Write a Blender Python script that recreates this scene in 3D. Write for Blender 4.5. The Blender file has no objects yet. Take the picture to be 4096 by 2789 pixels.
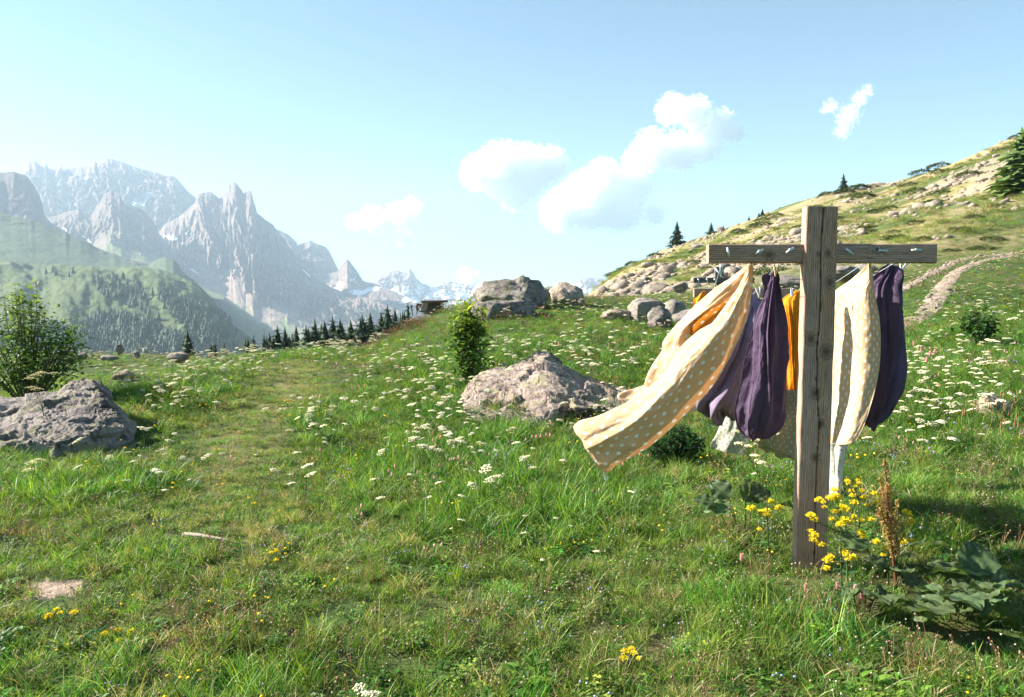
import bpy, bmesh, math, random
import numpy as np
from mathutils import Vector, Matrix

# ------------------------------------------------------------------ camera, sky, sun, exposure
scene = bpy.context.scene
COL = scene.collection
F_PX, CX, CY = 3000.0, 2048.0, 1394.5          # focal length and centre in photograph pixels
EYE = 1.5
PITCH = math.radians(2.75)
SP, CP = math.sin(PITCH), math.cos(PITCH)

cam_data = bpy.data.cameras.new('camera')
cam_data.sensor_width = 36.0
cam_data.lens = 36.0 * F_PX / 4096.0
cam_data.clip_start = 0.05
cam_data.clip_end = 60000.0
cam = bpy.data.objects.new('camera', cam_data)
cam.location = (0, 0, EYE)
cam.rotation_euler = (math.radians(90) - PITCH, 0, 0)
COL.objects.link(cam)
scene.camera = cam

SUN_EL, SUN_AZ = math.radians(29), math.radians(-77)    # azimuth from the view axis, negative = left
SUN_DIR = Vector((math.sin(SUN_AZ) * math.cos(SUN_EL), math.cos(SUN_AZ) * math.cos(SUN_EL), math.sin(SUN_EL)))
world = bpy.data.worlds.new('World')
scene.world = world
world.use_nodes = True
wn = world.node_tree.nodes
bg = wn['Background']
sky = wn.new('ShaderNodeTexSky')
sky.sky_type = 'NISHITA'
sky.sun_disc = False
sky.sun_elevation = SUN_EL
sky.sun_rotation = SUN_AZ
sky.altitude = 1800
sky.air_density = 1.0
sky.dust_density = 1.6
sky.ozone_density = 0.8
tint = wn.new('ShaderNodeMix'); tint.data_type = 'RGBA'; tint.blend_type = 'MULTIPLY'
tint.inputs[0].default_value = 1.0
tint.inputs[7].default_value = (0.73, 1.02, 1.0, 1)      # cyan cast of the film
world.node_tree.links.new(sky.outputs[0], tint.inputs[6])
world.node_tree.links.new(tint.outputs[2], bg.inputs[0])
bg.inputs[1].default_value = 0.043

sun_data = bpy.data.lights.new('sun', 'SUN')
sun_data.energy = 5.0
sun_data.angle = math.radians(0.5)
sun_data.color = (1.0, 0.93, 0.82)
sun = bpy.data.objects.new('sun', sun_data)
sun.location = (-30, 20, 40)
sun.rotation_euler = (-SUN_DIR).to_track_quat('-Z', 'Y').to_euler()
COL.objects.link(sun)

vs = scene.view_settings
vs.view_transform = 'Standard'; vs.look = 'None'; vs.gamma = 1.0; vs.use_curve_mapping = False
vs.exposure = 2.0
cy = scene.cycles
cy.max_bounces = 14; cy.diffuse_bounces = 2; cy.glossy_bounces = 1; cy.transmission_bounces = 3
cy.transparent_max_bounces = 8; cy.volume_bounces = 14
cy.use_adaptive_sampling = True; cy.adaptive_threshold = 0.02
cy.use_denoising = True; cy.debug_use_spatial_splits = True
cy.caustics_reflective = False; cy.caustics_refractive = False
cy.sample_clamp_indirect = 6.0

# ------------------------------------------------------------------ helpers
rng = np.random.default_rng(7)
rnd = random.Random(11)

def at(px, py, d):
    """photograph pixel at world depth d (along +Y) -> world point"""
    u = (px - CX) / F_PX; v = (CY - py) / F_PX
    dy = CP + SP * v; dz = -SP + CP * v
    return np.array([u / dy * d, d, EYE + dz / dy * d])

def at_np(px, py, d):
    px, py, d = np.broadcast_arrays(np.asarray(px, float), np.asarray(py, float), np.asarray(d, float))
    u = (px - CX) / F_PX; v = (CY - py) / F_PX
    dy = CP + SP * v; dz = -SP + CP * v
    return np.stack([u / dy * d, d, EYE + dz / dy * d], -1)

def proj(p):
    """world points (N,3) -> pixels"""
    p = np.asarray(p, float)
    x, y, z = p[..., 0], p[..., 1], p[..., 2] - EYE
    f = y * CP - z * SP; up = y * SP + z * CP
    f = np.maximum(f, 1e-3)
    return CX + F_PX * x / f, CY - F_PX * up / f

def _h(ix, iy, iz, seed):
    h = (ix.astype(np.int64) * 374761393 + iy.astype(np.int64) * 668265263 + iz.astype(np.int64) * 2147483647 + seed * 1274126177) & 0xFFFFFFFF
    h = ((h ^ (h >> 13)) * 1274126177) & 0xFFFFFFFF
    h = (h ^ (h >> 16)) & 0xFFFFFFFF
    h = (h * 2246822519) & 0xFFFFFFFF
    h = (h ^ (h >> 15)) & 0xFFFFFFFF
    return h / 4294967295.0

def vnoise(x, y, z=0.0, seed=0):
    x, y, z = np.broadcast_arrays(np.asarray(x, float), np.asarray(y, float), np.asarray(z, float))
    ix, iy, iz = np.floor(x), np.floor(y), np.floor(z)
    fx, fy, fz = x - ix, y - iy, z - iz
    ix = ix.astype(np.int64); iy = iy.astype(np.int64); iz = iz.astype(np.int64)
    sx = fx * fx * fx * (fx * (fx * 6 - 15) + 10); sy = fy * fy * fy * (fy * (fy * 6 - 15) + 10); sz = fz * fz * (3 - 2 * fz)
    flat = not np.any(fz)
    def lay(k):
        a = _h(ix, iy, iz + k, seed); b = _h(ix + 1, iy, iz + k, seed)
        c = _h(ix, iy + 1, iz + k, seed); e = _h(ix + 1, iy + 1, iz + k, seed)
        return (a + (b - a) * sx) * (1 - sy) + (c + (e - c) * sx) * sy
    if flat:
        return lay(0) * 2 - 1
    return (lay(0) * (1 - sz) + lay(1) * sz) * 2 - 1

def fbm(x, y, z=0.0, seed=0, octv=4, gain=0.5, lac=2.03):
    a, s, t = 1.0, 0.0, 0.0
    for o in range(octv):
        c_, q_ = math.cos(.55 + 1.1 * o), math.sin(.55 + 1.1 * o); x_, y_ = np.asarray(x) * lac ** o, np.asarray(y) * lac ** o
        s = s + a * vnoise(x_ * c_ - y_ * q_ + 17.3 * o, x_ * q_ + y_ * c_ - 9.1 * o, np.asarray(z) * lac ** o, seed + o)
        t += a; a *= gain
    return s / t

def ridged(x, y, z=0.0, seed=0, octv=4, gain=0.5, lac=2.03):
    a, s, t = 1.0, 0.0, 0.0
    for o in range(octv):
        c_, q_ = math.cos(.4 + 1.3 * o), math.sin(.4 + 1.3 * o); x_, y_ = np.asarray(x) * lac ** o, np.asarray(y) * lac ** o
        n = 1 - np.abs(vnoise(x_ * c_ - y_ * q_ + 5.7 * o, x_ * q_ + y_ * c_ + 3.3 * o, np.asarray(z) * lac ** o, seed + o)) * 2
        s = s + a * n; t += a; a *= gain
    return s / t

def smooth01(x, a, b):
    t = np.clip((np.asarray(x, float) - a) / (b - a), 0, 1)
    return t * t * (3 - 2 * t)

def in_poly(x, y, poly):
    x = np.asarray(x, float); y = np.asarray(y, float)
    ins = np.zeros(x.shape, bool)
    n = len(poly)
    for i in range(n):
        x1, y1 = poly[i]; x2, y2 = poly[(i + 1) % n]
        if y1 == y2: continue
        c = ((y1 > y) != (y2 > y)) & (x < (x2 - x1) * (y - y1) / (y2 - y1) + x1)
        ins ^= c
    return ins

def mesh_np(name, verts, faces, cols=None, uv=None, smooth=True):
    """faces: array (n,3|4) or list; cols: per-vertex rgb; uv: per-vertex uv"""
    me = bpy.data.meshes.new(name)
    verts = np.asarray(verts, np.float32).reshape(-1, 3)
    if isinstance(faces, np.ndarray):
        k = faces.shape[1]; nf = len(faces)
        me.vertices.add(len(verts)); me.vertices.foreach_set('co', verts.ravel())
        me.loops.add(nf * k); me.loops.foreach_set('vertex_index', faces.astype(np.int32).ravel())
        me.polygons.add(nf)
        me.polygons.foreach_set('loop_start', (np.arange(nf) * k).astype(np.int32))
        me.update(calc_edges=True)
    else:
        me.from_pydata([tuple(v) for v in verts], [], [tuple(int(i) for i in f) for f in faces])
    me.validate()
    if smooth:
        me.polygons.foreach_set('use_smooth', np.ones(len(me.polygons), bool))
    if cols is not None:
        ca = me.attributes.new('Col', 'FLOAT_COLOR', 'POINT')
        c4 = np.ones((len(verts), 4), np.float32); c4[:, :3] = np.asarray(cols, np.float32)
        ca.data.foreach_set('color', c4.ravel())
    if uv is not None:
        ul = me.uv_layers.new(name='UVMap')
        li = np.zeros(len(me.loops), np.int32); me.loops.foreach_get('vertex_index', li)
        ul.data.foreach_set('uv', np.asarray(uv, np.float32)[li].ravel())
    me.update()
    return me

def grid_faces(nu, nv, off=0):
    i, j = np.meshgrid(np.arange(nu - 1), np.arange(nv - 1), indexing='ij')
    a = i * nv + j + off
    return np.stack([a, a + 1, a + nv + 1, a + nv], -1).reshape(-1, 4)

class MB:
    """collects coloured strips, tubes and leaves for one mesh"""
    def __init__(s): s.v, s.f, s.c = [], [], []
    def add(s, v, f, c):
        o = len(s.v); s.v.extend(v); s.f.extend([tuple(o + i for i in q) for q in f])
        if len(c) == 3 and not hasattr(c[0], '__len__'): c = [c] * len(v)
        s.c.extend(c)
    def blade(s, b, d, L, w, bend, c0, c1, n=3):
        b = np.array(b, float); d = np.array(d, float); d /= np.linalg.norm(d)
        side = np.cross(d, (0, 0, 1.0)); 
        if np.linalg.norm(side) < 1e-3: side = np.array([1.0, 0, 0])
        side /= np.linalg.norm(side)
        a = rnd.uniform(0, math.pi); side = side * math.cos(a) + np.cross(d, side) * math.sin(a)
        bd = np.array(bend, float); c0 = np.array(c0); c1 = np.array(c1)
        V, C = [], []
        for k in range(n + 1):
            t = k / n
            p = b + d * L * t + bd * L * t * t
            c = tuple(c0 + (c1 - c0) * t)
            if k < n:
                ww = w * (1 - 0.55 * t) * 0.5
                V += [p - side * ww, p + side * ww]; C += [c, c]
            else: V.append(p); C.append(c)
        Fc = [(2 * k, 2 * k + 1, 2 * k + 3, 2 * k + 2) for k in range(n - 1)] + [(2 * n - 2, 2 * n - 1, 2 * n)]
        s.add(V, Fc, C)
    def leaf(s, b, d, nrm, L, w, c0, c1, fold=0.25, droop=0.25):
        b = np.array(b, float); d = np.array(d, float); d /= np.linalg.norm(d) + 1e-9
        nrm = np.array(nrm, float); side = np.cross(d, nrm); side /= np.linalg.norm(side) + 1e-9
        up = np.cross(side, d)
        V, C = [], []
        for t, ww in ((0, .08), (.3, .85), (.62, .9), (1, .02)):
            m = b + d * L * t - up * L * droop * t * t
            e = up * w * fold * ww
            V += [m - side * w * .5 * ww + e, m, m + side * w * .5 * ww + e]
            cc = tuple(np.array(c0) + (np.array(c1) - np.array(c0)) * t); C += [cc, cc, cc]
        Fc = []
        for k in range(3):
            o = 3 * k; Fc += [(o, o + 1, o + 4, o + 3), (o + 1, o + 2, o + 5, o + 4)]
        s.add(V, Fc, C)
    def tube(s, pts, rads, c, n=6, cap=True):
        pts = [np.array(p, float) for p in pts]
        if not hasattr(rads, '__len__'): rads = [rads] * len(pts)
        V = []
        for k, p in enumerate(pts):
            t = pts[min(k + 1, len(pts) - 1)] - pts[max(k - 1, 0)]; t /= np.linalg.norm(t) + 1e-9
            a = np.cross(t, (0, 0, 1.0)) if abs(t[2]) < .95 else np.cross(t, (1.0, 0, 0)); a /= np.linalg.norm(a)
            b = np.cross(t, a)
            for q in range(n):
                an = 2 * math.pi * q / n
                V.append(p + rads[k] * (a * math.cos(an) + b * math.sin(an)))
        Fc = [(k * n + q, k * n + (q + 1) % n, (k + 1) * n + (q + 1) % n, (k + 1) * n + q) for k in range(len(pts) - 1) for q in range(n)]
        if cap: Fc += [tuple(range(n))[::-1], tuple((len(pts) - 1) * n + q for q in range(n))]
        s.add(V, Fc, c)
    def box(s, cen, half, c, R=None):
        cen = np.array(cen, float)
        V = []
        for x in (-1, 1):
            for y in (-1, 1):
                for z in (-1, 1):
                    p = np.array([x * half[0], y * half[1], z * half[2]])
                    if R is not None: p = R @ p
                    V.append(cen + p)
        s.add(V, [(0, 1, 3, 2), (4, 6, 7, 5), (0, 4, 5, 1), (2, 3, 7, 6), (0, 2, 6, 4), (1, 5, 7, 3)], c)
    def blob(s, cen, r, c, seed=0, sub=1, jit=0.2):
        V, Fc = ICO[sub]
        cen = np.array(cen, float); rr = r if hasattr(r, '__len__') else (r, r, r)
        lr = random.Random(seed)
        P = [cen + np.array(v) * np.array(rr) * (1 + lr.uniform(-jit, jit)) for v in V]
        s.add(P, Fc, c)
    def mesh(s, name, smooth=True):
        return mesh_np(name, np.array(s.v), s.f, np.array(s.c), smooth=smooth)

ICO = {}
for _s in range(1, 6):
    _b = bmesh.new(); bmesh.ops.create_icosphere(_b, subdivisions=_s, radius=1.0)
    _b.verts.ensure_lookup_table()
    ICO[_s] = ([tuple(v.co) for v in _b.verts], [tuple(v.index for v in f.verts) for f in _b.faces])
    _b.free()

def link(name, me, mat=None, parent=None, loc=None):
    o = bpy.data.objects.new(name, me)
    if mat is not None and me is not None and len(me.materials) == 0: me.materials.append(mat)
    COL.objects.link(o)
    if parent is not None: o.parent = parent
    if loc is not None: o.location = [float(q) for q in loc]
    return o

def tag(o, label=None, cat=None, group=None, kind=None):
    if label: o['label'] = label
    if cat: o['category'] = cat
    if group: o['group'] = group
    if kind: o['kind'] = kind
    return o

def thing(name, label, cat, loc=(0, 0, 0), group=None):
    o = bpy.data.objects.new(name, None); o.empty_display_size = 0.1
    o.location = [float(q) for q in loc]
    COL.objects.link(o)
    return tag(o, label, cat, group)

# ------------------------------------------------------------------ materials
MATS = {}
def new_mat(name):
    m = bpy.data.materials.new(name); m.use_nodes = True
    m.node_tree.nodes.clear()
    MATS[name] = m
    return m, m.node_tree.nodes, m.node_tree.links

def N(nodes, typ, **kw):
    n = nodes.new(typ)
    for k, v in kw.items(): setattr(n, k, v)
    return n

def mixrgb(nodes, links, fac, a, b, blend='MIX'):
    m = nodes.new('ShaderNodeMix'); m.data_type = 'RGBA'; m.blend_type = blend
    for sock, val in ((0, fac), (6, a), (7, b)):
        if hasattr(val, 'is_output'): links.new(val, m.inputs[sock])
        elif hasattr(val, '__len__'): m.inputs[sock].default_value = (val[0], val[1], val[2], 1)
        else: m.inputs[sock].default_value = val
    return m.outputs[2]

def ramp(nodes, links, fac, stops):
    r = nodes.new('ShaderNodeValToRGB'); links.new(fac, r.inputs[0])
    e = r.color_ramp.elements
    while len(e) > 1: e.remove(e[-1])
    for i, (p, c) in enumerate(stops):
        if not hasattr(c, '__len__'): c = (c, c, c)
        if i == 0: e[0].position = p; e[0].color = (*c[:3], 1)
        else:
            q = e.new(p); q.color = (*c[:3], 1)
    return r.outputs[0]

def noise(nodes, links, vec, scale, detail=4, rough=0.55, dist=0.0, mode=None):
    n = nodes.new('ShaderNodeTexNoise'); n.inputs['Scale'].default_value = scale
    n.inputs['Detail'].default_value = detail; n.inputs['Roughness'].default_value = rough
    n.inputs['Distortion'].default_value = dist
    if mode: n.noise_type = mode
    if vec is not None: links.new(vec, n.inputs['Vector'])
    return n.outputs['Fac']

def finish(nodes, links, color, rough=0.9, bump=None, bstr=0.4, bdist=0.02, transl=0.0, spec=0.2, tcolor=None):
    out = nodes.new('ShaderNodeOutputMaterial')
    p = nodes.new('ShaderNodeBsdfPrincipled')
    p.inputs['Roughness'].default_value = rough
    p.inputs['Specular IOR Level'].default_value = spec
    if hasattr(color, 'is_output'): links.new(color, p.inputs['Base Color'])
    else: p.inputs['Base Color'].default_value = (*color, 1)
    bn = None
    if bump is not None:
        bn = nodes.new('ShaderNodeBump'); bn.inputs['Strength'].default_value = bstr
        bn.inputs['Distance'].default_value = bdist
        links.new(bump, bn.inputs['Height']); links.new(bn.outputs[0], p.inputs['Normal'])
    sh = p.outputs[0]
    if transl > 0:
        t = nodes.new('ShaderNodeBsdfTranslucent')
        c = tcolor if tcolor is not None else color
        if hasattr(c, 'is_output'): links.new(c, t.inputs[0])
        else: t.inputs[0].default_value = (*c, 1)
        if bn is not None: links.new(bn.outputs[0], t.inputs['Normal'])
        mx = nodes.new('ShaderNodeMixShader'); mx.inputs[0].default_value = transl
        links.new(sh, mx.inputs[1]); links.new(t.outputs[0], mx.inputs[2]); sh = mx.outputs[0]
    links.new(sh, out.inputs['Surface'])

def mat_plant(name, transl=0.42, hue=0.03, val=0.45, rough=0.6, spec=0.35):
    m, n, l = new_mat(name)
    a = N(n, 'ShaderNodeAttribute', attribute_name='Col')
    oi = N(n, 'ShaderNodeObjectInfo')
    hsv = N(n, 'ShaderNodeHueSaturation')
    mr = N(n, 'ShaderNodeMapRange'); mr.inputs[3].default_value = 0.5 - hue; mr.inputs[4].default_value = 0.5 + hue
    l.new(oi.outputs['Random'], mr.inputs[0]); l.new(mr.outputs[0], hsv.inputs['Hue'])
    mu = N(n, 'ShaderNodeMath', operation='MULTIPLY'); mu.inputs[1].default_value = 7.31; l.new(oi.outputs['Random'], mu.inputs[0])
    fr = N(n, 'ShaderNodeMath', operation='FRACT'); l.new(mu.outputs[0], fr.inputs[0])
    m2 = N(n, 'ShaderNodeMapRange'); m2.inputs[3].default_value = 1 - val; m2.inputs[4].default_value = 1 + val
    l.new(fr.outputs[0], m2.inputs[0]); l.new(m2.outputs[0], hsv.inputs['Value'])
    l.new(a.outputs['Color'], hsv.inputs['Color'])
    warm = mixrgb(n, l, 1.0, hsv.outputs[0], (1.15, 1.15, 0.55), 'MULTIPLY')
    finish(n, l, hsv.outputs[0], rough=rough, transl=transl, spec=spec, tcolor=warm)
    return m

def mat_vcol(name, nscale=0.02, amount=0.25, bscale=0.03, bstr=0.6, bdist=8.0, rough=0.95, mode=None):
    """vertex colour of the real surface (rock, scree, turf, snow) with grain and relief"""
    m, n, l = new_mat(name)
    a = N(n, 'ShaderNodeAttribute', attribute_name='Col')
    g = N(n, 'ShaderNodeNewGeometry')
    f = noise(n, l, g.outputs['Position'], nscale, 8, 0.65)
    k = ramp(n, l, f, [(0.25, 1 - amount), (0.75, 1 + amount)])
    c = mixrgb(n, l, 1.0, a.outputs['Color'], k, 'MULTIPLY')
    b = noise(n, l, g.outputs['Position'], bscale, 8, 0.7, 0.0, mode)
    finish(n, l, c, rough=rough, bump=b, bstr=bstr, bdist=bdist, spec=0.1)
    return m

def mat_rock(name, base=(0.30, 0.26, 0.24), dark=(0.12, 0.11, 0.11), lichen=(0.36, 0.34, 0.16), scale=1.0, lam=0.35):
    m, n, l = new_mat(name)
    tc = N(n, 'ShaderNodeNewGeometry'); P = tc.outputs['Position']
    f1 = noise(n, l, P, 1.6 * scale, 8, 0.62, 0.4)
    f2 = noise(n, l, P, 9 * scale, 8, 0.7)
    f3 = noise(n, l, P, 40 * scale, 6, 0.7)
    c = mixrgb(n, l, ramp(n, l, f1, [(0.35, 0), (0.65, 1)]), tuple(q * .68 for q in base), tuple(q * 1.35 for q in base))
    c = mixrgb(n, l, ramp(n, l, f2, [(0.40, 0.9), (0.50, 0)]), c, dark)
    f4 = noise(n, l, P, 4.2 * scale, 10, 0.75, 0.8)
    c = mixrgb(n, l, ramp(n, l, f4, [(0.52, 0), (0.62, lam * 2)]), c, lichen)
    c = mixrgb(n, l, ramp(n, l, f3, [(0.3, 0.6), (0.48, 0)]), c, dark)
    pit = N(n, 'ShaderNodeTexVoronoi', feature='DISTANCE_TO_EDGE'); pit.inputs['Scale'].default_value = 2.3 * scale
    wob = mixrgb(n, l, 0.25, P, N(n, 'ShaderNodeTexNoise').outputs['Color'], 'ADD')
    l.new(wob, pit.inputs['Vector'])
    crack = ramp(n, l, pit.outputs['Distance'], [(0.0, 0.0), (0.025, 1.0)])
    c = mixrgb(n, l, ramp(n, l, pit.outputs['Distance'], [(0.0, .8), (0.018, 0)]), c, tuple(q * .4 for q in dark))
    ad = N(n, 'ShaderNodeMath', operation='MULTIPLY_ADD'); l.new(f2, ad.inputs[0]); ad.inputs[1].default_value = 1.0
    l.new(f3, ad.inputs[2])
    ad2 = N(n, 'ShaderNodeMath', operation='MULTIPLY_ADD'); l.new(crack, ad2.inputs[0]); ad2.inputs[1].default_value = 0.35; l.new(ad.outputs[0], ad2.inputs[2])
    finish(n, l, c, rough=0.95, bump=ad2.outputs[0], bstr=0.8, bdist=0.05 / scale, spec=0.15)
    return m

M_PLANT = mat_plant('plant')
M_GRASS = mat_plant('grass_blades', transl=0.42, hue=0.022, val=0.38, rough=0.5, spec=0.4)
M_FLOWER = mat_plant('petals', transl=0.3, hue=0.006, val=0.12, rough=0.8, spec=0.1)
M_LEAF = mat_plant('broad_leaf', transl=0.45, hue=0.02, val=0.3, rough=0.5, spec=0.3)
M_NEEDLE = mat_plant('needles', transl=0.15, hue=0.015, val=0.25, rough=0.7, spec=0.2)
M_MOUNTAIN = mat_vcol('mountain_ground', nscale=0.012, amount=0.32, bscale=0.02, bstr=0.9, bdist=18.0)
M_MEADOWFAR = mat_vcol('far_meadow_ground', nscale=0.03, amount=0.25, bscale=0.05, bstr=0.7, bdist=5.0)
M_ROCK = mat_rock('granite')
M_ROCKW = mat_rock('warm_granite', base=(0.42, 0.325, 0.275), dark=(0.15, 0.125, 0.12), lichen=(0.38, 0.36, 0.18), lam=0.45)
M_ROCKD = mat_rock('lichened_granite', base=(0.25, 0.22, 0.20), dark=(0.08, 0.075, 0.07), lichen=(0.24, 0.25, 0.11), scale=0.8, lam=0.45)
M_STONE = mat_rock('scree_stone', base=(0.36, 0.29, 0.235), dark=(0.22, 0.19, 0.17), lichen=(0.36, 0.34, 0.2), scale=0.6, lam=0.2)

# ------------------------------------------------------------------ the ground: meadow, mound and hillside as one height function
def Zp(px, py, d): return float(at(px, py, d)[2])
_C = {   # photograph column: (depth, height) or (depth, 'p', row)
    -2600: [(8, 0), (14, .1), (20, -.4), (35, 'p', 1402), (45, -2.5), (70, -6), (150, -40), (400, -140)],
    110: [(8, 0.0), (14, .1), (20, -.5), (35, 'p', 1404), (45, -2.5), (70, -5.5), (150, -40), (400, -140)],
    600: [(8, 0), (13, 'p', 1505), (19, -.35), (35, 'p', 1412), (45, -2), (70, -5.2), (150, -40), (400, -140)],
    850: [(8, 0), (13, 'p', 1500), (20, 'p', 1445), (32, 'p', 1424), (45, -2.5), (70, -5.2), (150, -40), (400, -140)],
    1000: [(8, 0), (14, 'p', 1490), (22, 'p', 1422), (30, -.7), (45, -3), (70, -5.2), (150, -40), (400, -140)],
    1250: [(8, 0), (14, 'p', 1495), (19, 'p', 1412), (24, 'p', 1412), (45, -2.5), (70, -5.2), (150, -40), (400, -140)],
    1480: [(8, 0), (14, 'p', 1490), (22, 'p', 1395), (28, 'p', 1378), (45, -2), (70, -5), (150, -38), (400, -140)],
    1650: [(8, 0), (14, 'p', 1475), (22, 'p', 1340), (27, 'p', 1296), (45, -.5), (70, -4.2), (150, -35), (400, -140)],
    1780: [(8, 0), (14, 'p', 1465), (20, 'p', 1330), (28, 'p', 1222), (45, .6), (70, -4), (150, -32), (400, -130)],
    2000: [(8, 0), (13, 'p', 1470), (18, 'p', 1315), (28, 'p', 1195), (40, 2), (70, -1), (150, -28), (400, -120)],
    2250: [(8, 0), (14, 'p', 1440), (28, 'p', 1197), (45, 'p', 1192), (80, 1), (150, -14), (400, -100)],
    2390: [(8, 0), (14, 'p', 1440), (28, 'p', 1208), (60, 'p', 1185), (168, 'p', 1150), (220, 0), (400, -60)],
    2560: [(8, 0), (14, 'p', 1440), (29, 'p', 1210), (48, 'p', 1180), (165, 'p', 1064), (210, 6), (400, -40)],
    2710: [(8, 0), (14, 'p', 1440), (30, 'p', 1205), (44, 'p', 1170), (100, 'p', 1062), (160, 'p', 984), (200, 13), (400, -30)],
    2990: [(8, 0), (14, 'p', 1440), (30, 'p', 1190), (40, 'p', 1150), (95, 'p', 985), (150, 'p', 880), (190, 17), (400, -20)],
    3220: [(8, .05), (14, 'p', 1430), (26, 'p', 1225), (38, 'p', 1120), (90, 'p', 920), (145, 'p', 800), (185, 20), (400, -10)],
    3400: [(8, .1), (14, 'p', 1420), (22, 'p', 1290), (32, 'p', 1150), (40, 'p', 1095), (90, 'p', 900), (140, 'p', 748), (180, 22), (400, 0)],
    3530: [(8, .12), (14, 'p', 1415), (21, 'p', 1290), (31, 'p', 1130), (40, 'p', 1075), (88, 'p', 880), (135, 'p', 738), (175, 24), (400, 5)],
    3700: [(8, .15), (14, 'p', 1410), (20, 'p', 1290), (30, 'p', 1115), (38, 'p', 1045), (85, 'p', 850), (130, 'p', 688), (170, 26), (400, 10)],
    3880: [(8, .18), (14, 'p', 1415), (21, 'p', 1265), (32, 'p', 1070), (40, 'p', 1010), (80, 'p', 800), (125, 'p', 616), (165, 30), (400, 15)],
    4010: [(8, .2), (14, 'p', 1420), (22, 'p', 1240), (34, 'p', 1040), (42, 'p', 985), (80, 'p', 760), (120, 'p', 560), (160, 34), (400, 15)],
    5200: [(8, .3), (14, 'p', 1400), (22, 'p', 1200), (34, 'p', 960), (42, 'p', 860), (80, 'p', 520), (110, 'p', 200), (160, 50), (400, 30)],
}
TU = np.linspace(-1.5, 1.2, 541); TL = np.linspace(math.log(0.9), math.log(400), 360)
_px = sorted(_C)
_tab = []
for p in _px:
    pts = [(0.9, 0.0), (4.0, 0.0)] + [(e[0], Zp(p, e[2], e[0]) if e[1] == 'p' else e[1]) for e in _C[p]]
    _tab.append(np.interp(TL, [math.log(a) for a, b in pts], [b for a, b in pts]))
_tab = np.array(_tab)
_us = np.array([(p - CX) / F_PX for p in _px])
TZ = np.array([np.interp(TU, _us, _tab[:, j]) for j in range(len(TL))]).T
def _box(a, ax, k):
    pad = [(k, k) if i == ax else (0, 0) for i in range(2)]
    b = np.pad(a, pad, mode='edge'); c = np.cumsum(b, ax); z = np.zeros_like(np.take(c, [0], ax))
    c = np.concatenate([z, c], ax); n = a.shape[ax]
    return (np.take(c, np.arange(2 * k + 1, 2 * k + 1 + n), ax) - np.take(c, np.arange(n), ax)) / (2 * k + 1)
for _ in range(2):
    TZ = _box(_box(TZ, 1, 3), 0, 4)

def Hbase(x, y):
    x = np.asarray(x, float); y = np.asarray(y, float)
    d = np.clip(y, 0.9, 399); u = np.clip(x / d, TU[0], TU[-1])
    fu = (u - TU[0]) / (TU[1] - TU[0]); fl = (np.log(d) - TL[0]) / (TL[1] - TL[0])
    i = np.clip(fu.astype(int), 0, len(TU) - 2); j = np.clip(fl.astype(int), 0, len(TL) - 2)
    a = fu - i; b = fl - j
    return (TZ[i, j] * (1 - a) + TZ[i + 1, j] * a) * (1 - b) + (TZ[i, j + 1] * (1 - a) + TZ[i + 1, j + 1] * a) * b

def H(x, y):
    x = np.asarray(x, float); y = np.asarray(y, float)
    z = Hbase(x, y)
    near = smooth01(y, 1.0, 5.0)
    z = z + near * (0.05 * fbm(x * .8, y * .8, seed=3) + 0.02 * fbm(x * 3.1, y * 3.1, seed=5, octv=3))
    hill = smooth01(y, 38, 60)
    z = z + hill * (0.9 * fbm(x * .06, y * .06, seed=9, octv=5) + 0.35 * ridged(x * .16, y * .16, seed=21, octv=4))
    return z

def ground_px(px, py, dmin=2.0, dmax=180.0):
    """first ground point seen at a photograph pixel"""
    ds = np.exp(np.linspace(math.log(dmin), math.log(dmax), 900))
    p = at_np(px, py, ds); below = p[:, 2] <= H(p[:, 0], p[:, 1])
    k = int(np.argmax(below)) if below.any() else 899
    q = p[k].copy(); q[2] = float(H(q[0], q[1]))
    return q

def ground_px_np(px, py):
    """vectorised: pixels -> ground points"""
    px = np.asarray(px, float); py = np.asarray(py, float)
    ds = np.exp(np.linspace(math.log(2.0), math.log(180), 420))
    out = np.zeros((len(px), 3)); done = np.zeros(len(px), bool)
    for d in ds:
        p = at_np(px, py, d); b = (p[:, 2] <= H(p[:, 0], p[:, 1])) & ~done
        out[b] = p[b]; done |= b
    out[~done] = at_np(px[~done], py[~done], 170)
    out[:, 2] = H(out[:, 0], out[:, 1])
    return out

# ---- ground sheet
gu = np.concatenate([np.linspace(-1.45, -0.8, 40, endpoint=False), np.linspace(-0.8, 0.8, 440, endpoint=False), np.linspace(0.8, 1.15, 40)])
gd = np.concatenate([np.exp(np.linspace(math.log(1.0), math.log(42), 230, endpoint=False)), np.exp(np.linspace(math.log(42), math.log(230), 220, endpoint=False)), np.exp(np.linspace(math.log(230), math.log(395), 12))])
GU, GD = np.meshgrid(gu, gd, indexing='ij')
GX, GY = GU * GD, GD.copy()
GZ = H(GX, GY)
pre = np.stack([np.stack([gu * s, np.full_like(gu, y), np.zeros_like(gu)], -1) for s, y in ((140, -90), (12, -8), (1.5, 0.2))], 1)
GP = np.concatenate([pre, np.stack([GX, GY, GZ], -1)], 1)
nu, nd = GP.shape[:2]
PX, PY = proj(GP)
X, Y, Z = GP[..., 0], GP[..., 1], GP[..., 2]
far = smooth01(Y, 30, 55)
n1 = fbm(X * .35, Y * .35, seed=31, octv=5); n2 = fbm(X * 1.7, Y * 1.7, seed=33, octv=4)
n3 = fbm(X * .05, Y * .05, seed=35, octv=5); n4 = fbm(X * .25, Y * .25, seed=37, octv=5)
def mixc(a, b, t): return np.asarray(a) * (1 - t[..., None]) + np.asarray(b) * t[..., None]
cn = mixc(np.broadcast_to([.055, .085, .022], GP.shape), [.13, .11, .05], smooth01(n1 + .5 * n2, .05, .5))
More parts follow.
